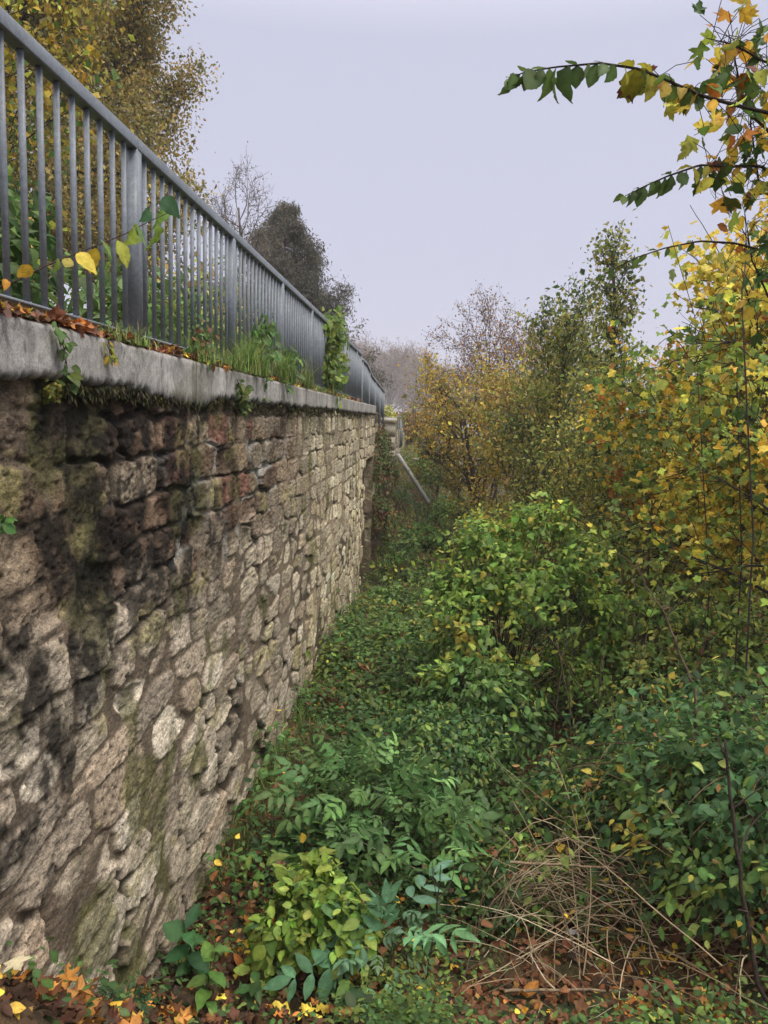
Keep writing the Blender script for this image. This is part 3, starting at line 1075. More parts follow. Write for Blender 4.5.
# far trees fading in the fog
LBF = 'bare tree far off, nearly lost in the fog'
ft = make_tree('bare_tree', LBF, 'tree', base_at(412, 290), RUS, None, leaf=.4, nl=3.5, spread=.9, h=22, r0=.5, limbs=34, t0=.12, L=11, elev=.8, subs=7, twigs=6, twig_r=.05, group='trees fading in the fog', bark=(.10, .085, .075))
for px, Y, s_ in ((388, 270, .95), (437, 330, 1.05), (400, 360, 1.1), (424, 230, .7), (372, 290, 1.0), (452, 290, .95), (350, 250, .95), (500, 350, 1.1), (540, 310, 1.0), (600, 330, 1.05), (670, 310, 1.1)):
    copy_thing(ft, base_at(px, Y), rng.random() * 6.28, s_)

for lb_, px_, Y_, h_, sd_ in (('greyish brown bush on the far bank just beyond the pillar', 405, 52, 2.4, 61), ('taller grey brown bush behind the far bank, between pillar and tree line', 424, 66, 3.6, 62)):
    p_ = base_at(px_, Y_)
    make_shrub('bush', lb_, 'shrub', p_, [(p_[0], p_[1], p_[2] + h_ * .5, h_ * .9, h_, h_ * .5), (p_[0] - h_ * .6, p_[1], p_[2] + h_ * .4, h_ * .6, h_ * .7, h_ * .4)], 3600, RUS + (OL, GM), None, .2, T_DI, stems=60, stem_r=.02, seed=sd_, gap=.38)

# ================================================================== shrubs in the hollow
def blobs_px(lst):
    return [(*at(px, py, Y), rx, ry, rz) for px, py, Y, rx, ry, rz in lst]


SG = ((.15, .25, .05), (.21, .31, .06), (.07, .13, .035), (.34, .38, .075), (.10, .18, .04), (.42, .36, .07))
make_shrub('green_shrub', 'large bright green rounded shrub in the middle of the hollow', 'shrub', (1.0, 9.4, -99),
           blobs_px([(510, 590, 9.6, .85, .8, .85), (560, 620, 9.2, .75, .7, .7), (470, 640, 9.0, .6, .6, .75), (530, 690, 8.8, .7, .7, .5), (600, 670, 9.5, .5, .6, .5), (480, 545, 9.8, .35, .4, .35), (545, 530, 9.9, .4, .4, .4), (455, 590, 9.4, .3, .35, .3), (580, 560, 9.6, .35, .35, .35), (620, 620, 9.4, .4, .4, .3), (500, 700, 8.4, .4, .4, .3)]), 7600, SG, (3, 3, 2, 2.4, 3, .5), .08, T_HE, stems=90, seed=2, gap=.41, lump=.8)
make_shrub('green_shrub', 'dark green leafy shrub under the big bright shrub beside the wall path', 'shrub', (-.1, 8.6, -99),
           blobs_px([(470, 690, 8.2, .55, .6, .4), (430, 680, 9.5, .5, .7, .4), (500, 720, 7.9, .5, .5, .35)]), 3000, (GD, GM, (.09, .17, .05), GY), (2, 3, 3, 1), .08, T_OV, stems=40, seed=3, gap=.42, lump=.7)
for lb_, px_, py_, Y_, r_, n_, lf_, sd_ in (
        ('low bramble patch against the wall foot where the wall starts to shade off', 345, 690, 10.5, .5, 900, .075, 41),
        ('leafy bramble patch in the strip between wall and bright shrub, farthest of three', 395, 610, 15.0, .75, 1500, .10, 42),
        ('leafy bramble patch in the middle of the strip between wall and bright shrub', 405, 655, 12.0, .6, 1300, .09, 43),
        ('creeper covered hummock at the foot of the bank beyond the wall end', 412, 560, 19.0, .8, 1500, .11, 44),
        ('yellow flecked nettle clump between the wall foot and the dark green shrub', 385, 720, 9.0, .5, 1000, .075, 45),
        ('brown and green weed clump on the bank beyond the wall end', 425, 525, 22.0, .8, 1300, .12, 46)):
    p_ = gp(at(px_, py_, Y_))
    make_shrub('bramble_patch', lb_, 'bramble', p_, [(p_[0], p_[1], p_[2] + .12, r_, r_ * 1.3, r_ * .55), (p_[0] + r_ * .5, p_[1] - r_ * .6, p_[2] + .1, r_ * .6, r_ * .6, r_ * .45), (p_[0] - r_ * .3, p_[1] + r_ * .9, p_[2] + .15, r_ * .6, r_ * .6, r_ * .5)],
               n_, (GM, (.09, .17, .05), GY, GD, YG, (.2, .11, .05)), (4, 3, 2, 2, .6, 1.2 if sd_ == 46 else .3), lf_, T_OV, stems=24, seed=sd_, gap=.40, lump=.7)
make_shrub('bramble_bush', 'sprawling bramble mixed with yellowing leaves right of the bright shrub', 'shrub', (2.2, 9.5, -99),
           blobs_px([(640, 640, 9.6, .8, .8, .6), (700, 650, 9.2, .9, .8, .6), (650, 690, 8.6, .8, .7, .45), (760, 640, 9.4, .8, .8, .6)]), 4800, ((.12, .2, .05), (.18, .24, .06), (.26, .25, .06), YG, GD, (.25, .13, .06)), (4, 3, 3, 2, 2, 1), .075, T_OV, stems=90, seed=4, gap=.40)
make_shrub('bramble_bush', 'olive scrub behind the big bright shrub below the ivy trees', 'shrub', (2.6, 13, -99),
           blobs_px([(560, 560, 13.0, 1.2, .9, .8), (630, 570, 12.5, 1.1, .9, .8), (700, 580, 12, 1.2, .9, .8), (500, 540, 15, 1., .9, .7), (760, 585, 11.5, 1.1, .9, .7)]), 6500, ((.26, .25, .06), (.2, .25, .06), GM, YG, (.44, .32, .06), GD), (4, 3, 3, 3, 2, 2), .09, T_OV, stems=90, seed=5, gap=.42)
# the mound on the right
DG = ((.05, .115, .045), (.07, .145, .05), (.11, .19, .05), (.21, .27, .065), (.04, .085, .03), (.30, .17, .06), (.45, .36, .07))
make_shrub('bramble_mound', 'broad mound of dark green leaves sloping up to the right edge', 'shrub', (2.5, 5.3, -99),
           blobs_px([(690, 800, 5.2, .75, .8, .55), (630, 810, 5.6, .6, .6, .5), (760, 790, 4.9, .8, .9, .65), (740, 890, 4.4, .6, .6, .5), (800, 850, 4.4, .8, .8, .8), (640, 740, 6.6, .6, .6, .4), (730, 730, 6.2, .8, .7, .42), (570, 790, 6.4, .4, .45, .34), (545, 810, 6.3, .25, .3, .22), (610, 735, 6.8, .3, .3, .3), (660, 700, 6.9, .35, .35, .25), (755, 700, 6.4, .4, .4, .3), (700, 770, 5.3, .3, .3, .3), (600, 860, 5.0, .25, .25, .2)]), 9600, DG, (3, 3, 3, 2, 2, .4, .35), .064, T_OV, stems=170, seed=6, gap=.42, lump=.75, stem_col=(.13, .09, .055))
# foreground bushes by the wall
make_shrub('privet_bush', 'light yellow green broad leaved bush at the bottom centre', 'shrub', (*gp(at(320, 970, 4.3))[:2], -99),
           blobs_px([(315, 905, 4.3, .26, .28, .24), (285, 930, 4.15, .2, .22, .2), (340, 935, 4.1, .22, .22, .22), (310, 880, 4.5, .18, .2, .15), (275, 960, 4.1, .15, .15, .12)]), 900, ((.17, .27, .05), (.24, .33, .065), (.11, .20, .04), (.30, .36, .08), (.06, .13, .04)), (3, 3, 2, 1, 2), .072, T_NE, stems=34, stem_r=.006, seed=7, gap=.25, stem_col=(.08, .08, .035))
make_shrub('elder_bush', 'blue green elder seedling with pinnate leaves right of the yellow green bush', 'shrub', (*gp(at(370, 985, 4.15))[:2], -99),
           blobs_px([(382, 935, 4.15, .2, .2, .14), (368, 965, 3.95, .18, .18, .12), (395, 920, 4.3, .14, .14, .10)]), 46, ((.12, .25, .13), (.15, .29, .15)), None, .075, stems=26, stem_r=.005, seed=8, gap=.2, compound=True, stem_col=(.08, .10, .04))
make_shrub('elder_bush', 'low elder with dark pinnate leaves close to the wall foot, mid slope', 'shrub', (*gp(at(370, 850, 5.6))[:2], -99),
           blobs_px([(365, 790, 5.7, .55, .45, .2), (410, 830, 5.3, .4, .4, .2)]), 170, ((.10, .20, .07), (.13, .24, .08), (.08, .16, .055)), None, .066, stems=40, stem_r=.006, seed=9, gap=.25, compound=True, stem_col=(.08, .09, .04))
make_shrub('dead_nettle_clump', 'clump of small dark leaves right of the low elder', 'shrub', (*gp(at(440, 790, 6.3))[:2], -99),
           blobs_px([(440, 760, 6.6, .5, .5, .25), (470, 740, 7.1, .4, .5, .25), (420, 730, 7.4, .5, .5, .25)]), 2200, DG[:5], None, .055, T_OV, stems=30, stem_r=.005, seed=10, gap=.3)


def seedling(name, label, base, h, n, L, pal, lean=(0, 0), T=T_NE):
    base = np.array(base, float)
    root = thing(name, label, 'plant', base)
    st = poly(base - UP * .03, (lean[0], lean[1], 1), h, 6, .12)
    m = MB()
    m.tube(st, np.linspace(.006, .003, 7), 5, (.09, .10, .04))
    m.build('stem', BARK, root, True)
    t = np.linspace(.3, 1, n)
    P = along(st, t)
    a = np.arange(n) * 2.4 + rng.normal(size=n) * .3
    d = np.c_[np.cos(a), np.sin(a), rng.uniform(-.2, .5, n)]
    mb = MB()
    leaves(mb, T, P, d, UP + rv(n) * .35, L * rng.uniform(.7, 1.15, n), pick(n, pal))
    mb.build('foliage', LEAF, root)
    return root


g_ = lambda px, py, Y: hit(px, py)
seedling('seedling', 'upright seedling with large dark glossy leaves against the wall foot', g_(190, 985, 3.9), .42, 12, .15, ((.035, .10, .04), (.05, .13, .045)))
seedling('seedling', 'yellow green seedling leaning at the bottom left below the glossy seedling', g_(200, 1016, 3.55), .34, 9, .13, ((.12, .22, .05), (.09, .18, .04)), (.3, 0))
seedling('seedling', 'small seedling between the glossy seedling and the yellow green bush', g_(245, 1012, 3.9), .22, 8, .10, ((.06, .13, .04),))
seedling('seedling', 'broad leaved seedling under the elder seedling at the bottom edge', g_(350, 1016, 3.8), .2, 8, .12, ((.09, .17, .04), (.05, .12, .04)))

# leafy fern tuft at the left foot of the wall
def fern(label, base, n, L, pal):
    root = thing('fern', label, 'plant', base)
    mb = MB()
    a = rng.random(n) * 6.28
    tip = np.c_[np.cos(a), np.sin(a), rng.uniform(.2, 1.2, n)]
    P = np.repeat(np.array(base)[None], n, 0) + rng.normal(size=(n, 3)) * np.array([.05, .05, .01])
    compound_leaves(mb, P, nrmz(tip), UP + rv(n) * .3, L * rng.uniform(.7, 1.2, n), pick(n, pal), pairs=6, T=T_NA)
    mb.build('fronds', LEAF, root)
    return root


fern('dark green fern tuft growing against the wall at the left edge', g_(60, 985, 2.95) + UP * .06, 40, .26, ((.05, .11, .045), (.075, .15, .05)))
fern('small fern below the dark fern tuft at the lower left', g_(95, 1000, 3.1) + UP * .04, 30, .17, ((.06, .13, .045), (.085, .17, .05)))
fern('fern tuft in the leaf litter at the bottom left corner', g_(112, 1016, 3.35), 30, .17, ((.05, .12, .05), (.08, .16, .06)))


# ================================================================== climbers and weeds on wall and railing
def twig_thing(name, label, cat, pts, r0, r1, tcol, leaf_list=None, mat=LEAF, sides=5):
    pts = np.array(pts, float)
    root = thing(name, label, cat, pts[0])
    m = MB()
    m.tube(along(pts, np.linspace(0, 1, len(pts) * 4)), np.linspace(r0, r1, len(pts) * 4), sides, tcol)
    m.build('stem', BARK, root, True)
    return root


br = [onx(px, py, X) for px, py, X in ((-14, 292, -1.62), (10, 284, -1.55), (45, 266, -1.5), (85, 250, -1.47), (125, 234, -1.46), (150, 221, -1.46), (168, 213, -1.46))]
rt = twig_thing('bramble_shoot', 'bramble shoot with yellow and green leaves poking out past the near railing bars', 'plant', br, .0045, .002, (.05, .03, .025))
mb = MB()
lf = [(6, 283, 3, (.45, .22, .03)), (78, 258, 22, YE), (96, 252, 22, (.5, .36, .04)), (70, 262, 12, (.35, .3, .05)), (100, 243, 20, (.16, .24, .04)), (117, 244, 22, YG), (136, 234, 22, (.26, .34, .05)), (135, 226, 18, (.12, .22, .05)), (155, 228, 22, (.2, .3, .05)), (168, 212, 20, (.16, .27, .05)), (150, 214, 16, (.05, .12, .05)), (163, 203, 16, (.06, .13, .06)), (58, 262, 14, (.14, .2, .04)), (30, 270, 16, (.45, .3, .04))]
for px, py, s_, cc in lf:
    p = onx(px, py - 4, -1.45 + rng.uniform(-.03, .03))
    Lf = max(s_, 10) / F_PX * p[1] * 1.25
    leaves(mb, T_NE if rng.random() < .5 else T_HN, p[None], np.array([[rng.normal() * .5, rng.normal() * .6, -1]]), np.array([[1, -.6, .25]]) + rv(1) * .8, Lf * rng.uniform(.85, 1.1), np.array([cc]))
mb.build('foliage', LEAF, rt)


def grass(name, label, P, h, n, pal, spread, bend=.6, wid=.004, cat='grass tuft'):
    """curved blades rising from points P"""
    root_loc = P.mean(0)
    cw_ = rng.random(len(P)) ** 2 + .05
    k = rng.choice(len(P), n, p=cw_ / cw_.sum())
    b = P[k] + np.c_[rng.normal(size=(n, 2)) * spread, np.zeros(n)]
    a = rng.random(n) * 6.28
    hh = h * rng.uniform(.35, 1.25, n) * (.45 + .9 * (cw_ / cw_.max())[k] ** .7)
    d = np.c_[np.cos(a), np.sin(a), np.zeros(n)]
    sd = np.c_[-np.sin(a), np.cos(a), np.zeros(n)]
    bd = bend * rng.uniform(.2, 1.4, n)
    seg = 5
    V = []
    for s_ in range(seg):
        t = s_ / (seg - 1)
        c = b + d * (hh * bd * t ** 2)[:, None] + UP * (hh * (t - .35 * bd * t ** 3))[:, None]
        w = wid * (1 - t * .92)
        V += [c - sd * w, c + sd * w]
    V = np.stack(V, 1)
    f = np.array([(2 * i, 2 * i + 1, 2 * i + 3, 2 * i + 2) for i in range(seg - 1)])
    o = np.arange(n)[:, None, None] * (2 * seg)
    mb = MB()
    mb.add(V.reshape(-1, 3), f4=(f[None] + o).reshape(-1, 4), col=np.repeat(pick(n, pal), 2 * seg, 0))
    return mb


GRP = ((.15, .26, .055), (.11, .20, .045), (.24, .32, .09), (.34, .31, .13), (.07, .14, .04))
for lb, (px0, px1), h, n in (('lush grass tuft on the coping at the middle of the railing', (236, 304), .28, 1100), ('short grass tuft on the coping right of the first wide post', (192, 236), .17, 380), ('yellowing grass tuft on the coping below the near bars', (100, 140), .09, 200), ('thin grass fringe on the coping under the far railing', (305, 350), .10, 500), ):
    t = np.sort(rng.random(16))
    pxs = px0 + (px1 - px0) * t
    P = np.array([[-1.505 + rng.normal() * .03, 1.5 * F_PX / (VPX - q), ZT + .003] for q in pxs])
    mb = grass('grass_tuft', lb, P, h, n, GRP, .045, .7)
    if 'fringe' in lb:
        tag(mb.build('grass', LEAF), lb, kind='stuff')
    else:
        tag(mb.build('grass_tuft', LEAF), lb, 'grass tuft', 'grass on the coping')


def climber(name, label, pts, n, spread, leaf, pal, T=T_OV, cat='climbing plant', stem_r=.004):
    pts = np.array(pts, float)
    root = thing(name, label, cat, pts[0])
    m = MB()
    for q in range(3):
        pp = along(pts, np.linspace(0, 1, 18)) + rng.normal(size=(18, 3)) * spread * .3
        m.tube(pp, np.linspace(stem_r, stem_r * .5, 18), 4, (.06, .05, .03))
    m.build('stem', BARK, root, True)
    P = along(pts, rng.random(n)) + rng.normal(size=(n, 3)) * spread
    mb = MB()
    leaves(mb, T, P, rv(n) * .7 - UP * .5 + np.array([.3, -.2, 0]), rv(n) * .5 + np.array([.8, -.5, .4]), leaf * np.exp(rng.normal(0, .25, n)), pick(n, pal))
    mb.build('foliage', LEAF, root)
    return root


climber('climbing_vine', 'light green vine climbing the far railing from the coping up to the handrail', [onx(px, py, -1.56) for px, py in ((332, 396), (328, 375), (334, 352), (330, 332), (336, 318))], 420, .11, .12, ((.13, .2, .04), (.2, .25, .05), (.08, .14, .035)))
climber('weed', 'leafy weed with upright shoots in front of the railing above the lush grass', [onx(px, py, -1.53) for px, py in ((256, 385), (258, 360), (264, 338), (266, 322))], 200, .06, .07, ((.06, .13, .035), (.09, .16, .04)), cat='weed')
climber('weed', 'bushy weed on the coping left of the lush grass', [onx(px, py, -1.53) for px, py in ((278, 388), (284, 365), (292, 350))], 160, .06, .07, ((.07, .14, .04), (.1, .16, .04)), cat='weed')
climber('weed', 'dark weed in front of the second wide railing post', [onx(px, py, -1.54) for px, py in ((196, 362), (200, 345), (203, 330))], 120, .045, .05, ((.05, .10, .03), (.08, .13, .04), (.16, .08, .04)), cat='weed')
climber('hanging_creeper', 'thin creeper hanging over the coping face near the left edge', [onx(px, py, -1.45) for px, py in ((58, 326), (64, 345), (66, 372), (70, 384))], 26, .012, .045, ((.10, .16, .04), (.06, .11, .03)), stem_r=.0022)
climber('hanging_creeper', 'tiny creeper with yellow leaves dangling over the coping below the first post', [onx(px, py, -1.45) for px, py in ((108, 338), (110, 352), (113, 362))], 16, .012, .04, ((.2, .22, .04), (.4, .28, .04)), stem_r=.002)
climber('hanging_creeper', 'straggling green creeper hanging below the lush grass over the coping', [onx(px, py, -1.45) for px, py in ((238, 380), (243, 395), (246, 412))], 70, .025, .05, ((.09, .15, .04), (.16, .19, .05), (.06, .1, .03)), stem_r=.002)
climber('moss_tuft', 'small yellow green moss tuft stuck on the wall just under the coping', [onx(52, 388, -1.49), onx(54, 394, -1.485)], 120, .018, .022, ((.22, .2, .04), (.12, .14, .03)), cat='moss')
climber('wall_sprig', 'green leaf sprig growing from the wall at the left edge', [onx(-4, 528, -1.47), onx(2, 522, -1.45), onx(6, 517, -1.43)], 10, .012, .04, ((.07, .16, .04),), cat='sprig', stem_r=.0015)
# ivy on the far wall end
make_shrub('ivy_clump', 'ivy and dead stems spilling over the far wall beyond the tall wall end', 'climbing plant', (-1.35, 22.5, -99),
           [(-1.45, 22.3, -1.6, .35, 1.2, 1.0), (-1.4, 24.5, -1.8, .35, 1.3, .8), (-1.3, 21.2, -2.8, .4, 1., .9), (-1.5, 23, -.7, .25, .9, .5)], 3600, (GD, GM, OL, RB, (.2, .12, .05), (.08, .13, .04)), (3, 3, 2, 2, 2, 2), .08, T_DI, stems=60, seed=12, gap=.38)
make_shrub('yellow_shrub', 'small yellow bush peeping above the pillar at the railing end', 'shrub', (-1.95, 29.5, -.4),
           [(-1.95, 29.5, .1, .5, .6, .45)], 700, (YG, YE, GY), (3, 1, 2), .08, T_DI, stems=8, seed=13)
make_shrub('green_shrub', 'green bush on the bank below the leaning beam', 'shrub', (.1, 25, -99),
           blobs_px([(437, 480, 28, .6, .9, .5), (450, 515, 23, .7, .8, .5), (425, 470, 31, .5, .8, .4)]), 2600, (GM, GY, GD, OL), (3, 2, 2, 1), .09, T_DI, stems=20, seed=14)

# moss and soil fringe under the coping, growing in the crumbled joint
def moss_fringe():
    n = 9500
    y = np.exp(rng.uniform(math.log(2.0), math.log(16), n))
    ok = fbm2(y * 2.2, y * 0 + 2, 3, 120) > .38
    y = y[ok]
    n = len(y)
    z = ZB + (fbm2(y * 3.0, y * 0 + 3, 4, 100) - .5) * .10 - np.abs(rng.normal(size=n)) * .022
    P = np.c_[np.full(n, -1.495) + rng.normal(size=n) * .008, y, z]
    mb = MB()
    leaves(mb, T_NA, P, np.c_[rng.uniform(.0, .7, n), rng.normal(size=n) * .5, -np.ones(n)], rv(n) + np.array([1, 0, .3]), rng.uniform(.018, .05, n), pick(n, ((.03, .028, .012), (.055, .055, .018), (.10, .10, .03), (.02, .016, .01)), (3, 2, 1, 3)))
    o = mb.build('moss', LITTER)
    tag(o, 'dark moss hanging from the crumbled joint under the coping', None, None, 'stuff')


moss_fringe()

# ================================================================== dead stalks, sticks, litter
STR = ((.46, .37, .24), (.36, .27, .17), (.55, .46, .32), (.22, .16, .10))


def stalk_heap(label, cpx, n, rx, ry, h, L):
    c = gp(cpx)
    root = thing('dry_stalk_heap', label, 'heap of stalks', c)
    m = MB()
    for k in range(n):
        a = rng.random() * 6.28
        s0 = c + np.array([rng.normal() * rx, rng.normal() * ry, 0])
        s0[2] = gz(s0[0], s0[1]) + rng.uniform(0, h)
        d = np.array([math.cos(a), math.sin(a), rng.normal() * .45 + .15 + .9 * (k % 5 == 0)])
        p = poly(s0, d, L * rng.uniform(.25, 1.3), 7, .05 if k % 3 else .13, (0, 0, -.35))
        p[:, 2] = np.maximum(p[:, 2], gz(p[:, 0], p[:, 1]) + .015)
        q = np.array(STR[rng.integers(4)]) * rng.uniform(.7, 1.2)
        m.tube(p, np.linspace(1, .5, 8) * rng.uniform(.0022, .0055), 4, q)
    m.build('stalks', STALK, root, True)


stalk_heap('tangled heap of dry straw coloured stalks in the hollow', at(575, 890, 5.0), 120, .36, .34, .26, .75)
stalk_heap('flattened dry stalks strewn at the bottom right', at(640, 975, 4.4), 130, .42, .3, .24, .8)


def arched_stalks():
    root = thing('dry_stalk_arch', 'arched bundle of dry stalks bowing over the left of the heap', 'stalks', gp(at(500, 930, 4.9)))
    m = MB()
    for k in range(34):
        s0 = at(495 + rng.normal() * 14, 915 + rng.normal() * 10, 4.9 + rng.normal() * .12)
        s0[2] = gz(s0[0], s0[1])
        e = at(585 + rng.normal() * 35, 910 + rng.normal() * 30, 5.0 + rng.normal() * .2)
        e[2] = max(e[2], gz(e[0], e[1]))
        mid = (s0 + e) / 2 + np.array([-.18 + rng.normal() * .08, rng.normal() * .1, .56 + rng.normal() * .16])
        t = np.linspace(0, 1, 10)[:, None]
        p = (1 - t) ** 2 * s0 + 2 * t * (1 - t) * mid + t ** 2 * e
        p += rng.normal(size=p.shape) * .012
        m.tube(p, np.linspace(.0045, .002, 10), 4, np.array(STR[rng.integers(4)]) * rng.uniform(.75, 1.2))
    m.build('stalks', STALK, root, True)


arched_stalks()


def stick(label, pts, r0, r1, col, name='dead_branch', forks=0):
    pts = np.array(pts, float)
    root = thing(name, label, 'branch', pts[0])
    m = MB()
    p = along(pts, np.linspace(0, 1, len(pts) * 5))
    p[1:-1] += rng.normal(size=(len(p) - 2, 3)) * r0 * .25
    m.tube(p, np.linspace(r0, r1, len(p)), 6, col)
    if forks:
        for k in range(forks):
            q = along(pts, rng.uniform(.3, .95))[0]
            tw_ = poly(q, nrmz(pts[-1] - pts[0]) + rv(1)[0] * .8, rng.uniform(.15, .5), 5, .15)
            m.tube(tw_, np.linspace(r1, r1 * .5, 6), 4, col)
    m.build('stem', BARK, root, True)
    return root


stick('pale straight stick lying across the dry stalk heap', [at(510, 862, 4.8), at(560, 865, 4.75), at(615, 869, 4.7)], .010, .007, (.26, .19, .12))
stick('long pale stick lying at the bottom below the stalk heap', [at(505, 991, 4.15), at(570, 990, 4.12), at(642, 992, 4.1)], .009, .006, (.30, .23, .15))
stick('mossy dark branch lying right of the stalk heap', [at(585, 930, 4.6), at(630, 935, 4.55), at(672, 940, 4.5)], .014, .009, (.07, .065, .03))
stick('bare forked brown branch rising above the right mound', [gp(at(705, 760, 5.4)), at(695, 690, 5.6), at(680, 655, 5.7), at(664, 612, 5.8), at(645, 585, 5.9), at(638, 562, 5.9)], .012, .004, (.13, .09, .06), forks=6)
stick('side shoot leaning off the bare branch above the mound', [at(668, 614, 5.8), at(690, 595, 5.7), at(706, 578, 5.6)], .006, .003, (.12, .085, .06))
stick('dark thin trunk at the lower right corner', [gp(at(775, 1060, 3.6)), at(758, 985, 3.6), at(744, 900, 3.7), at(733, 820, 3.8), at(725, 740, 3.9)], .014, .007, (.05, .035, .028), 'sapling_stem', 5)
stick('thin dark sapling stem standing left of the stalk arch', [gp(at(405, 1040, 4.0)), at(425, 985, 4.1), at(436, 920, 4.2), at(441, 865, 4.3)], .007, .003, (.05, .037, .028), 'sapling_stem', 3)
stick('slanting brown stem right of the thin sapling stem', [gp(at(440, 1045, 3.9)), at(462, 985, 4.1), at(478, 930, 4.3), at(484, 880, 4.4)], .006, .003, (.12, .08, .05), 'sapling_stem', 4)
stick('reddish bare stem standing among the maples', [gp(at(645, 640, 11)), at(648, 560, 11), at(652, 500, 11)], .022, .012, (.09, .06, .045), 'sapling_stem', 4)
for k, (lb, a, b, Y) in enumerate((('tall bare twig rising above the maples on the right', (700, 420), (668, 225), 9.0), ('fine bare twig crossing the sky above the yellow maple', (735, 330), (690, 205), 8.0), ('bent dark twig in the sky left of the overhanging leaves', (742, 300), (722, 190), 6.5))):
    p0, p1 = at(*a, Y), at(*b, Y + .3)
    mid = (p0 + p1) / 2 + np.array([.12, 0, .05])
    base = gp((p0[0] + .3, p0[1], 0))
    stick(lb, [base, (base + p0) / 2 + np.array([.1, 0, 0]), p0, mid, p1], .009, .003, (.06, .045, .04), 'slender_stem', 5)

reseed('x')
# dry thicket of thin upright stems in the hollow
def thin_stems():
    reseed('thin stems')
    n = 200
    for grp, (pxa, pxb, ya, yb, cnt) in enumerate(((560, 790, 7.5, 11.5, 90), (520, 780, 11, 16, 80))):
        root = thing('dry_stem_thicket', ('thicket of thin dry stems behind the mound', 'farther thicket of thin grey stems under the maples')[grp], 'thicket', gp(at((pxa + pxb) / 2, 640, (ya + yb) / 2)))
        m = MB()
        for k in range(cnt):
            Y = rng.uniform(ya, yb)
            b = base_at(rng.uniform(pxa, pxb), Y)
            p = poly(b, (rng.normal() * .25, rng.normal() * .25, 1), rng.uniform(.9, 2.3), 7, .1)
            m.tube(p, np.linspace(.008, .003, 8) * rng.uniform(.6, 1.4), 4, np.array((.15, .105, .07)) * rng.uniform(.5, 1.4))
        m.build('stems', BARK, root, True)


thin_stems()

# rubbish
def crumple(name, label, p, s_, col, mat, cat):
    p = np.array(p, float)
    u, v = np.meshgrid(np.linspace(-1, 1, 9), np.linspace(-1, 1, 9), indexing='ij')
    x = u * s_ + rng.normal(size=u.shape) * s_ * .08
    y = v * s_ * .7 + rng.normal(size=u.shape) * s_ * .08
    z = fbm2(u * 1.7 + p[0], v * 1.7, 3, 3) * s_ * 1.0
    V = np.stack([x, y, z], -1) + p
    mb = MB()
    mb.grid(V, np.broadcast_to(np.array(col), V.shape) * (.85 + .3 * fbm2(u * 3, v * 3, 2, 8))[..., None])
    o = mb.build(name, mat)
    md = o.modifiers.new('thick', 'SOLIDIFY')
    md.thickness = .002
    tag(o, label, cat)


PLAS = mat_rough('plastic_film', (8.,), .9, 1.1, .1, .002, .3)
crumple('plastic_scrap', 'crumpled blue and white plastic scrap in the leaf litter', hit(465, 908) + UP * .05, .035, (.16, .20, .34), PLAS, 'litter')
crumple('plastic_scrap', 'clear white plastic wrapper beside the dry stalks', hit(572, 946) + UP * .07, .04, (.34, .35, .37), PLAS, 'litter')
rl = thing('pale_leaf', 'large pale cream and yellow fallen leaf at the bottom left edge', 'leaf', hit(14, 992) + UP * .13)
mb = MB()
leaves(mb, T_MN, np.array([np.array(rl.location)]), np.array([[.5, -.6, .2]]), np.array([[.35, -.6, .8]]), .13, np.array([(.62, .55, .36)]))
mb.build('blade', LITTER, rl)


# white stone blocks on the far bank
for k, (lb, px, py, Y) in enumerate((('pale stone block on the far bank right of the beam', 419, 463, 36), ('second pale stone block farther along the bank', 433, 470, 38))):
    p = at(px, py, Y)
    zg = float(gz(p[0], p[1]))
    mb = MB()
    mb.box(p + np.array([-.25, -.2, -.75]), p + np.array([.25, .2, .14]), (.55, .53, .48))
    mb.box(p + np.array([-.3, -.25, .141]), p + np.array([.3, .25, .22]), (.6, .58, .52))
    o = mb.build('stone_block', STONE)
    tag(o, lb, 'stone block')


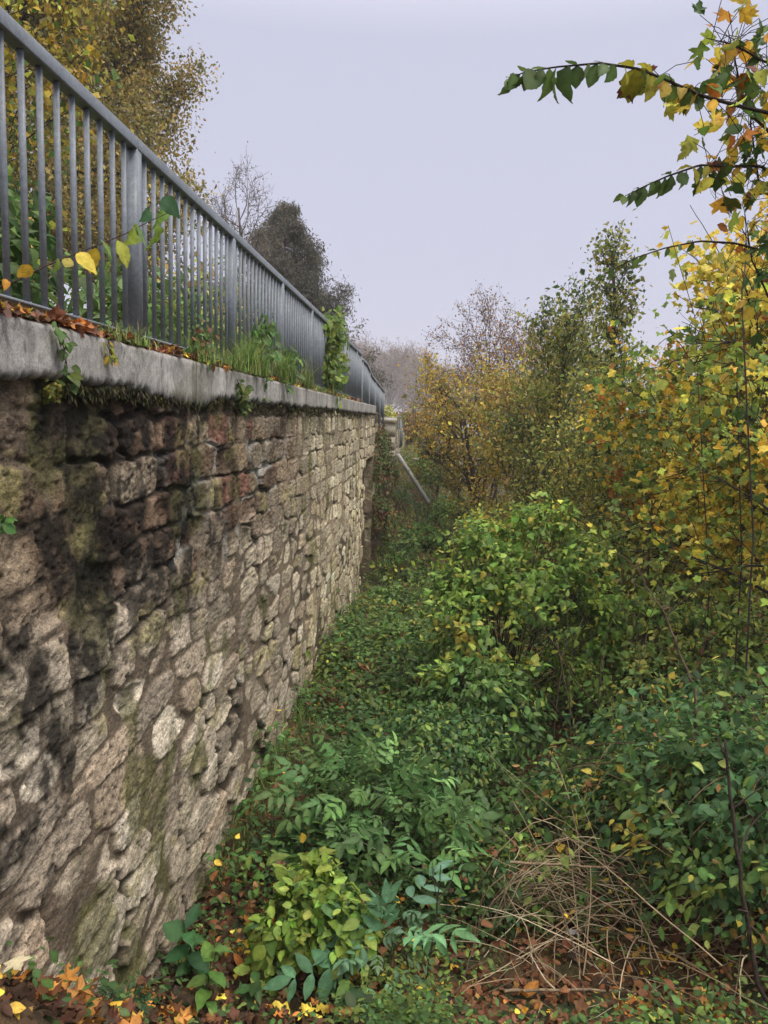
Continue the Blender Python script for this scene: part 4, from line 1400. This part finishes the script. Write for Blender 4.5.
# ================================================================== overhanging tree, near right
def overhang():
    reseed('overhang')
    base = gp((2.6, 2.6, 0))
    root = thing('hazel_tree', 'overhanging tree with big toothed leaves entering from the upper right', 'tree', base)
    tr = np.array([base - UP * .1, base + [.05, 0, 1.2], base + [-.05, .05, 2.4], base + [-.1, 0, 3.4], base + [-.2, .05, 4.2]])
    m = MB()
    m.tube(along(tr, np.linspace(0, 1, 20)), np.linspace(.07, .03, 20), 8, (.05, .042, .035))
    m.build('trunk', BARK, root, True)
    lim = MB()
    Lf = MB()
    hang, other = [], []
    # (pixel, pixel, distance) lines of the branches
    B = [
        (1, [(800, 120, 2.35), (735, 105, 2.25), (700, 95, 2.2), (668, 81, 2.15), (640, 69, 2.1), (600, 63, 2.05), (555, 67, 2.0), (525, 72, 1.98), (510, 78, 1.98)], 30, 15),
        (2, [(805, 190, 2.5), (760, 166, 2.45), (725, 166, 2.4), (700, 165, 2.35), (668, 176, 2.3), (645, 186, 2.28), (625, 196, 2.25)], 22, 11),
        (3, [(810, 255, 2.9), (768, 252, 2.85), (735, 243, 2.8), (700, 241, 2.8), (665, 248, 2.75), (635, 258, 2.7), (602, 275, 2.7)], 15, 12),
        (4, [(800, 60, 2.3), (765, 62, 2.3), (735, 45, 2.3), (706, 38, 2.3)], 16, 14),
        (5, [(800, 340, 2.6), (770, 300, 2.6), (752, 260, 2.6), (745, 215, 2.6)], 10, 16),
        (0, [(790, 150, 2.4), (745, 110, 2.4), (735, 60, 2.4), (728, 30, 2.4)], 14, 14),
        (0, [(800, 210, 2.5), (760, 190, 2.5), (750, 120, 2.5), (757, 70, 2.5)], 16, 14)]
    for kind, ln, nlv, sz in B:
        pts = np.array([at(*q) for q in ln])
        zt = pts[0][2]
        st = along(tr, np.clip((zt - base[2]) / 4.3 - .08, .1, .99))[0]
        full = np.vstack([[st], pts])
        pp = along(full, np.linspace(0, 1, 40))
        lim.tube(pp, np.linspace(.0062, .0012, 40), 5, (.045, .035, .03))
        n = nlv
        t0 = .18
        t = np.linspace(t0, 1, n)
        Pp = along(pts, t)
        dirv = nrmz(along(pts, np.minimum(t + .05, 1)) - along(pts, np.maximum(t - .05, 0)))
        for i in range(n):
            s_ = 1 if i % 2 else -1
            near = t[i]
            if kind in (1, 2, 3):
                tp = np.array([s_ * .12, -.25 * s_, -1.0]) + dirv[i] * .45 + rng.normal(size=3) * .32
                nm = np.array([.3, -1., .35]) + rng.normal(size=3) * .6
                size = {1: .066, 2: .05, 3: .045}[kind] * rng.uniform(.7, 1.2) * (1 if near < .85 else .72)
                green = np.array(((.06, .10, .03), (.075, .13, .035), (.10, .16, .04))[rng.integers(3)])
                if near < .42:
                    col = np.array((YE, YO, OR, (.08, .13, .03), (.35, .25, .03))[rng.integers(5)])
                    size *= .85
                elif near < .55 and rng.random() < .5:
                    col = np.array((.28, .26, .03))
                else:
                    col = green
                leaves(Lf, T_NE, Pp[i][None], tp[None], nm[None], size, col[None])
                if i % 3 == 0:
                    leaves(Lf, T_NE, (Pp[i] + [0, .01, .004])[None], (np.array([s_ * .3, .4 * s_, .25]) + dirv[i] * .6)[None], (UP + rng.normal(size=3) * .3)[None], size * .75, col[None])
        # side twigs with lobed leaves near the trunk end
        k_ = {0: 60, 4: 50, 5: 40, 1: 16, 2: 34, 3: 20}[kind]
        tt = rng.random(k_) * (.45 if kind in (1, 2, 3) else .95)
        Q = along(pts, tt) + rng.normal(size=(k_, 3)) * .055
        pal = (YE, YO, OR, (.09, .15, .03), (.05, .10, .025), YG, RB)
        cq = pick(k_, pal, (3, 3, 1.5, 4, 4, 2, .7))
        leaves(Lf, T_MN, Q[::2], rv(len(Q[::2])) * .8 - UP * .6, rv(len(Q[::2])) + np.array([0, -.8, .5]), rng.uniform(.036, .066, len(Q[::2])), cq[::2])
        leaves(Lf, T_NE, Q[1::2], rv(len(Q[1::2])) * .8 - UP * .6, rv(len(Q[1::2])) + np.array([0, -.8, .5]), rng.uniform(.036, .062, len(Q[1::2])), cq[1::2])
        for q, t_ in zip(Q, tt):
            lim.tube(np.array([along(pts, t_)[0], (along(pts, t_)[0] + q) / 2 + [0, 0, .01], q]), .0012, 3, (.06, .04, .03))
    lim.build('branches', BARK, root, True)
    Lf.build('foliage', LEAF, root)


overhang()

# dark limbs with green leaves reaching in at the right, a little farther
make_tree('maple_tree', 'dark limbed green maple leaning in at the right edge below the overhanging leaves', 'tree', gp((4.9, 6.2, 0)), (GM, (.07, .12, .03), GY, YE, OL, YO), (4, 4, 2, 1.5, 1, 1), leaf=.095, T=T_MA, nl=6, spread=.12, h=4.6, r0=.06, limbs=18, t0=.35, L=1.7, elev=.1, subs=5, twigs=4, bark=(.03, .025, .022), lift=.1, lean=(-.06, 0))


# ================================================================== ground cover
def scatter(n, y0, y1, seed, thr, inv=False, freq=.5, xpad=1.2):
    y = np.exp(rng.uniform(math.log(y0), math.log(y1), n))
    x = rng.uniform(-1.45, 1, n)
    hi = .5 * y + xpad
    x = -1.47 + (hi + 1.47) * rng.random(n)
    f = fbm2(x * freq * 1.6, y * freq, 3, seed) + rng.normal(size=n) * .05
    ok = (f < thr) if inv else (f > thr)
    return x[ok], y[ok]


def leaf_litter():
    reseed('litter')
    mb = MB()
    for T, n, y0, y1, s_ in ((T_OV, 5200, 4, 16, .06), (T_MA, 16000, 1.6, 12, .062), (T_OV, 22000, 1.6, 12, .045), (T_DI, 22000, 8, 45, .08)):
        x, y = scatter(n, y0, y1, 200, .36)
        keep = rng.random(len(x)) < .5 + .5 * sstep(.5, .6, fbm2(x * .8, y * .8, 3, 201))
        x, y = x[keep], y[keep]
        n = len(x)
        P = np.c_[x, y, gz(x, y) + rng.random(n) ** 2 * (.36 if n < 5000 and y0 == 4 else .06) + .008]
        leaves(mb, T, P, rv(n) * np.array([1, 1, .5]), UP * 1.0 + rv(n) * .85, s_ * np.exp(rng.normal(0, .25, n)), pick(n, (BR, (.20, .09, .04), OR, (.27, .15, .05), YO, (.085, .042, .024), YE, (.055, .032, .02)), (5, 3, .9, 1.2, 1.0, 6, 1.2, 6), P, 1.5))
    # thick drift of maple leaves in the left corner
    n = 300
    x = -1.45 + np.abs(rng.normal(size=n)) * .30
    y = 2.75 + rng.normal(size=n) * .45
    y = np.maximum(y, 2.45 + .3 * rng.random(n))
    P = np.c_[x, y, gz(x, y) + rng.random(n) * .08]
    leaves(mb, T_MN, P, rv(n) * np.array([1, 1, .4]), UP + rv(n) * .8, .078 * np.exp(rng.normal(0, .2, n)), pick(n, (OR, (.42, .17, .04), BR, (.42, .22, .06), (.10, .05, .03), (.06, .035, .02)), (3, 2.5, 3, 1.5, 3, 2)))
    o = mb.build('fallen_leaves', LITTER)
    tag(o, 'brown and orange fallen leaves covering the slope', None, None, 'stuff')
    mb = MB()
    n = 2300
    y = np.exp(rng.uniform(math.log(1.9), math.log(16), n))
    x = -1.49 - np.abs(rng.normal(size=n)) * .12
    P = np.c_[x, y, np.full(n, ZT + .012) + rng.random(n) * .025]
    leaves(mb, T_MA, P, rv(n) * np.array([1, 1, .3]), UP + rv(n) * .5, rng.uniform(.03, .075, n), pick(n, (BR, (.25, .10, .05), OR, (.35, .2, .05), (.12, .06, .04), YE, (.06, .07, .03)), (3, 3, 2, 2, 4, 1, 2)))
    o = mb.build('fallen_leaves', LITTER)
    tag(o, 'fallen leaves lying along the coping under the railing', None, None, 'stuff')


leaf_litter()


def ground_plants():
    reseed('ground plants')
    mb = MB()
    for n, y0, y1, k, h, s_, T, pal, w, thr in (
            (13000, 2.4, 9, 12, .13, .036, T_OV, ((.06, .125, .035), (.09, .165, .045), GD, (.15, .22, .05)), (3, 3, 2, 1), .45),
            (3000, 4.8, 19, 12, .34, .075, T_OV, ((.06, .125, .04), (.085, .165, .045), GD, (.15, .22, .05)), (3, 3, 2, 1), .47),
            (4600, 9, 42, 14, .34, .085, T_DI, ((.08, .15, .04), (.12, .20, .05), GD, (.22, .2, .06), (.18, .24, .06), (.2, .1, .05)), (3, 3, 2, 2, 2, .8), .40),
            (1500, 4.8, 14, 9, .34, .06, T_HE, ((.05, .11, .04), (.075, .145, .04), GD), None, .50)):
        x, y = scatter(n, y0, y1, 210 + k, thr)
        ok = rng.random(len(x)) < .55 + .45 * sstep(4.3, 6., y - .5 * np.minimum(x, 0)) * (1 - .75 * sstep(.25, .5, x) * sstep(6.5, 5.5, y))
        ok &= ~((x < -.95 + .25 * (fbm2(x * 2, y * 2, 2, 231) - .5)) & (y < 8.5) & (rng.random(len(x)) < .8))
        x, y = x[ok], y[ok]
        m_ = len(x)
        b = np.c_[x, y, gz(x, y)]
        hh = h * np.exp(rng.normal(0, .35, m_))
        tilt = rng.normal(size=(m_, 2)) * .25
        t = rng.random((m_, k)) ** .7
        a = rng.random((m_, k)) * 6.28
        rad = .03 + .10 * rng.random((m_, k))
        P = b[:, None] + np.stack([tilt[:, :1] * hh[:, None] * t + np.cos(a) * rad, tilt[:, 1:] * hh[:, None] * t + np.sin(a) * rad, hh[:, None] * t + .02], -1)
        d = np.stack([np.cos(a), np.sin(a), -.15 + .4 * rng.normal(size=a.shape)], -1)
        P, d = P.reshape(-1, 3), d.reshape(-1, 3)
        c = np.repeat(pick(m_, pal, w, b, .8, .18), k, 0) * np.exp(rng.normal(0, .15, (m_ * k, 1)))
        leaves(mb, T, P, d, UP + rv(len(P)) * .45, s_ * np.exp(rng.normal(0, .25, len(P))), c)
    o = mb.build('undergrowth', LEAF)
    tag(o, 'low green undergrowth of nettles and ground ivy on the slope', None, None, 'stuff')
    # grass along the wall foot and on the far bank
    n = 420
    y = np.exp(rng.uniform(math.log(5), math.log(19), n))
    P = np.c_[-1.46 + np.abs(rng.normal(size=n)) * .10, y, gz(-1.40 + 0 * y, y)]
    g1 = grass('g', 'g', P, .18, 2200, GRP, .05, .6, .004)
    y = np.exp(rng.uniform(math.log(17), math.log(48), 900))
    x = -1.4 + rng.random(900) * 2.2
    P = np.c_[x, y, gz(x, y)]
    g2 = grass('g', 'g', P, .24, 7000, GRP, .12, .9, .010)
    g1.add(np.concatenate(g2.v), f4=np.concatenate(g2.f4), col=np.concatenate(g2.c))
    o = g1.build('grass', LEAF)
    tag(o, 'long grass along the wall foot and over the far bank', None, None, 'stuff')


ground_plants()


# far woods below the slope: one mass
def far_woods():
    mb = MB()
    n = 26000
    x = rng.uniform(14, 120, n)
    y = rng.uniform(45, 150, n)
    c = np.floor(x / 5) * 31 + np.floor(y / 6)
    hgt = 2.5 + 4.5 * fbm2(x * .22, y * .22, 3, 300)
    z = gz(x, y) + hgt * np.sqrt(rng.random(n))
    P = np.c_[x, y, z]
    leaves(mb, T_DI, P, rv(n) - UP * .4, rv(n) + UP, .55 * np.exp(rng.normal(0, .3, n)), pick(n, (OL, (.16, .11, .04), (.06, .07, .03), (.24, .16, .05)), None, P, .15))
    o = mb.build('distant_woods', LEAF)
    tag(o, 'hazy woods on the hillside far behind the right hand trees', None, None, 'stuff')


far_woods()

# ================================================================== haze
m, nt, N, L, B = mat_new('haze_air')
N.remove(B)
pv = N.new('ShaderNodeVolumePrincipled')
pv.inputs['Color'].default_value = (.93, .93, .97, 1)
pv.inputs['Density'].default_value = .0010
pv.inputs['Anisotropy'].default_value = .0
L.new(pv.outputs[0], N['Material Output'].inputs['Volume'])
mb = MB()
mb.box((-325, -65, -75), (325, 905, 34))
o = mb.build('haze', m)
tag(o, 'thin grey autumn fog filling the air', None, None, 'stuff')

# ================================================================== light
sc = bpy.context.scene
wd = bpy.data.worlds.new('World')
sc.world = wd
wd.use_nodes = True
nt = wd.node_tree
N, L = nt.nodes, nt.links
bg = N['Background']
sky = N.new('ShaderNodeTexSky')
sky.sky_type = 'NISHITA'
sky.sun_disc = False
SE, SR = math.radians(58), math.radians(125)
sky.sun_elevation = SE
sky.sun_rotation = SR
sky.dust_density = 4
hs = N.new('ShaderNodeHueSaturation')
hs.inputs['Saturation'].default_value = .25
L.new(sky.outputs[0], hs.inputs['Color'])
mx = N.new('ShaderNodeMix')
mx.data_type = 'RGBA'
mx.inputs[0].default_value = .9
L.new(hs.outputs[0], mx.inputs[6])
# overcast cloud layer: even low down, brighter towards the zenith as cloud is
tcw = N.new('ShaderNodeTexCoord')
sx = N.new('ShaderNodeSeparateXYZ')
L.new(tcw.outputs['Generated'], sx.inputs[0])
fz = n_range(N, L, sx.outputs['Z'], .42, 1., 1., 3.0)
oc = N.new('ShaderNodeRGB')
oc.outputs[0].default_value = (4.4, 4.52, 5.75, 1)
oz = N.new('ShaderNodeRGB')
oz.outputs[0].default_value = (7.2, 6.7, 6.2, 1)
mz = N.new('ShaderNodeMix')
mz.data_type = 'RGBA'
L.new(n_range(N, L, sx.outputs['Z'], .42, .75, 0., 1.), mz.inputs[0])
L.new(oc.outputs[0], mz.inputs[6])
L.new(oz.outputs[0], mz.inputs[7])
L.new(n_scale(N, L, mz.outputs[2], fz), mx.inputs[7])
L.new(mx.outputs[2], bg.inputs['Color'])
bg.inputs['Strength'].default_value = .1
sl = bpy.data.lights.new('sun', 'SUN')
sl.energy = 1.5
sl.angle = math.radians(16)
sl.color = (1, .95, .88)
so = bpy.data.objects.new('sun', sl)
C.objects.link(so)
# Nishita azimuth: rotation measured clockwise from +Y
dv = Vector((math.sin(SR) * math.cos(SE), math.cos(SR) * math.cos(SE), math.sin(SE)))
so.rotation_euler = dv.to_track_quat('Z', 'Y').to_euler()
so.location = dv * 20

sc.view_settings.view_transform = 'Standard'
sc.view_settings.look = 'None'
sc.view_settings.exposure = 0.5
sc.view_settings.gamma = 1
sc.view_settings.use_curve_mapping = False
sc.render.engine = 'CYCLES'
cy = sc.cycles
cy.max_bounces = 6
cy.diffuse_bounces = 3
cy.glossy_bounces = 2
cy.transmission_bounces = 3
cy.volume_bounces = 1
cy.use_denoising = True
cy.denoiser = 'OPENIMAGEDENOISE'
cy.denoising_prefilter = 'ACCURATE'
cy.caustics_reflective = False
cy.caustics_refractive = False
sc.render.use_persistent_data = False
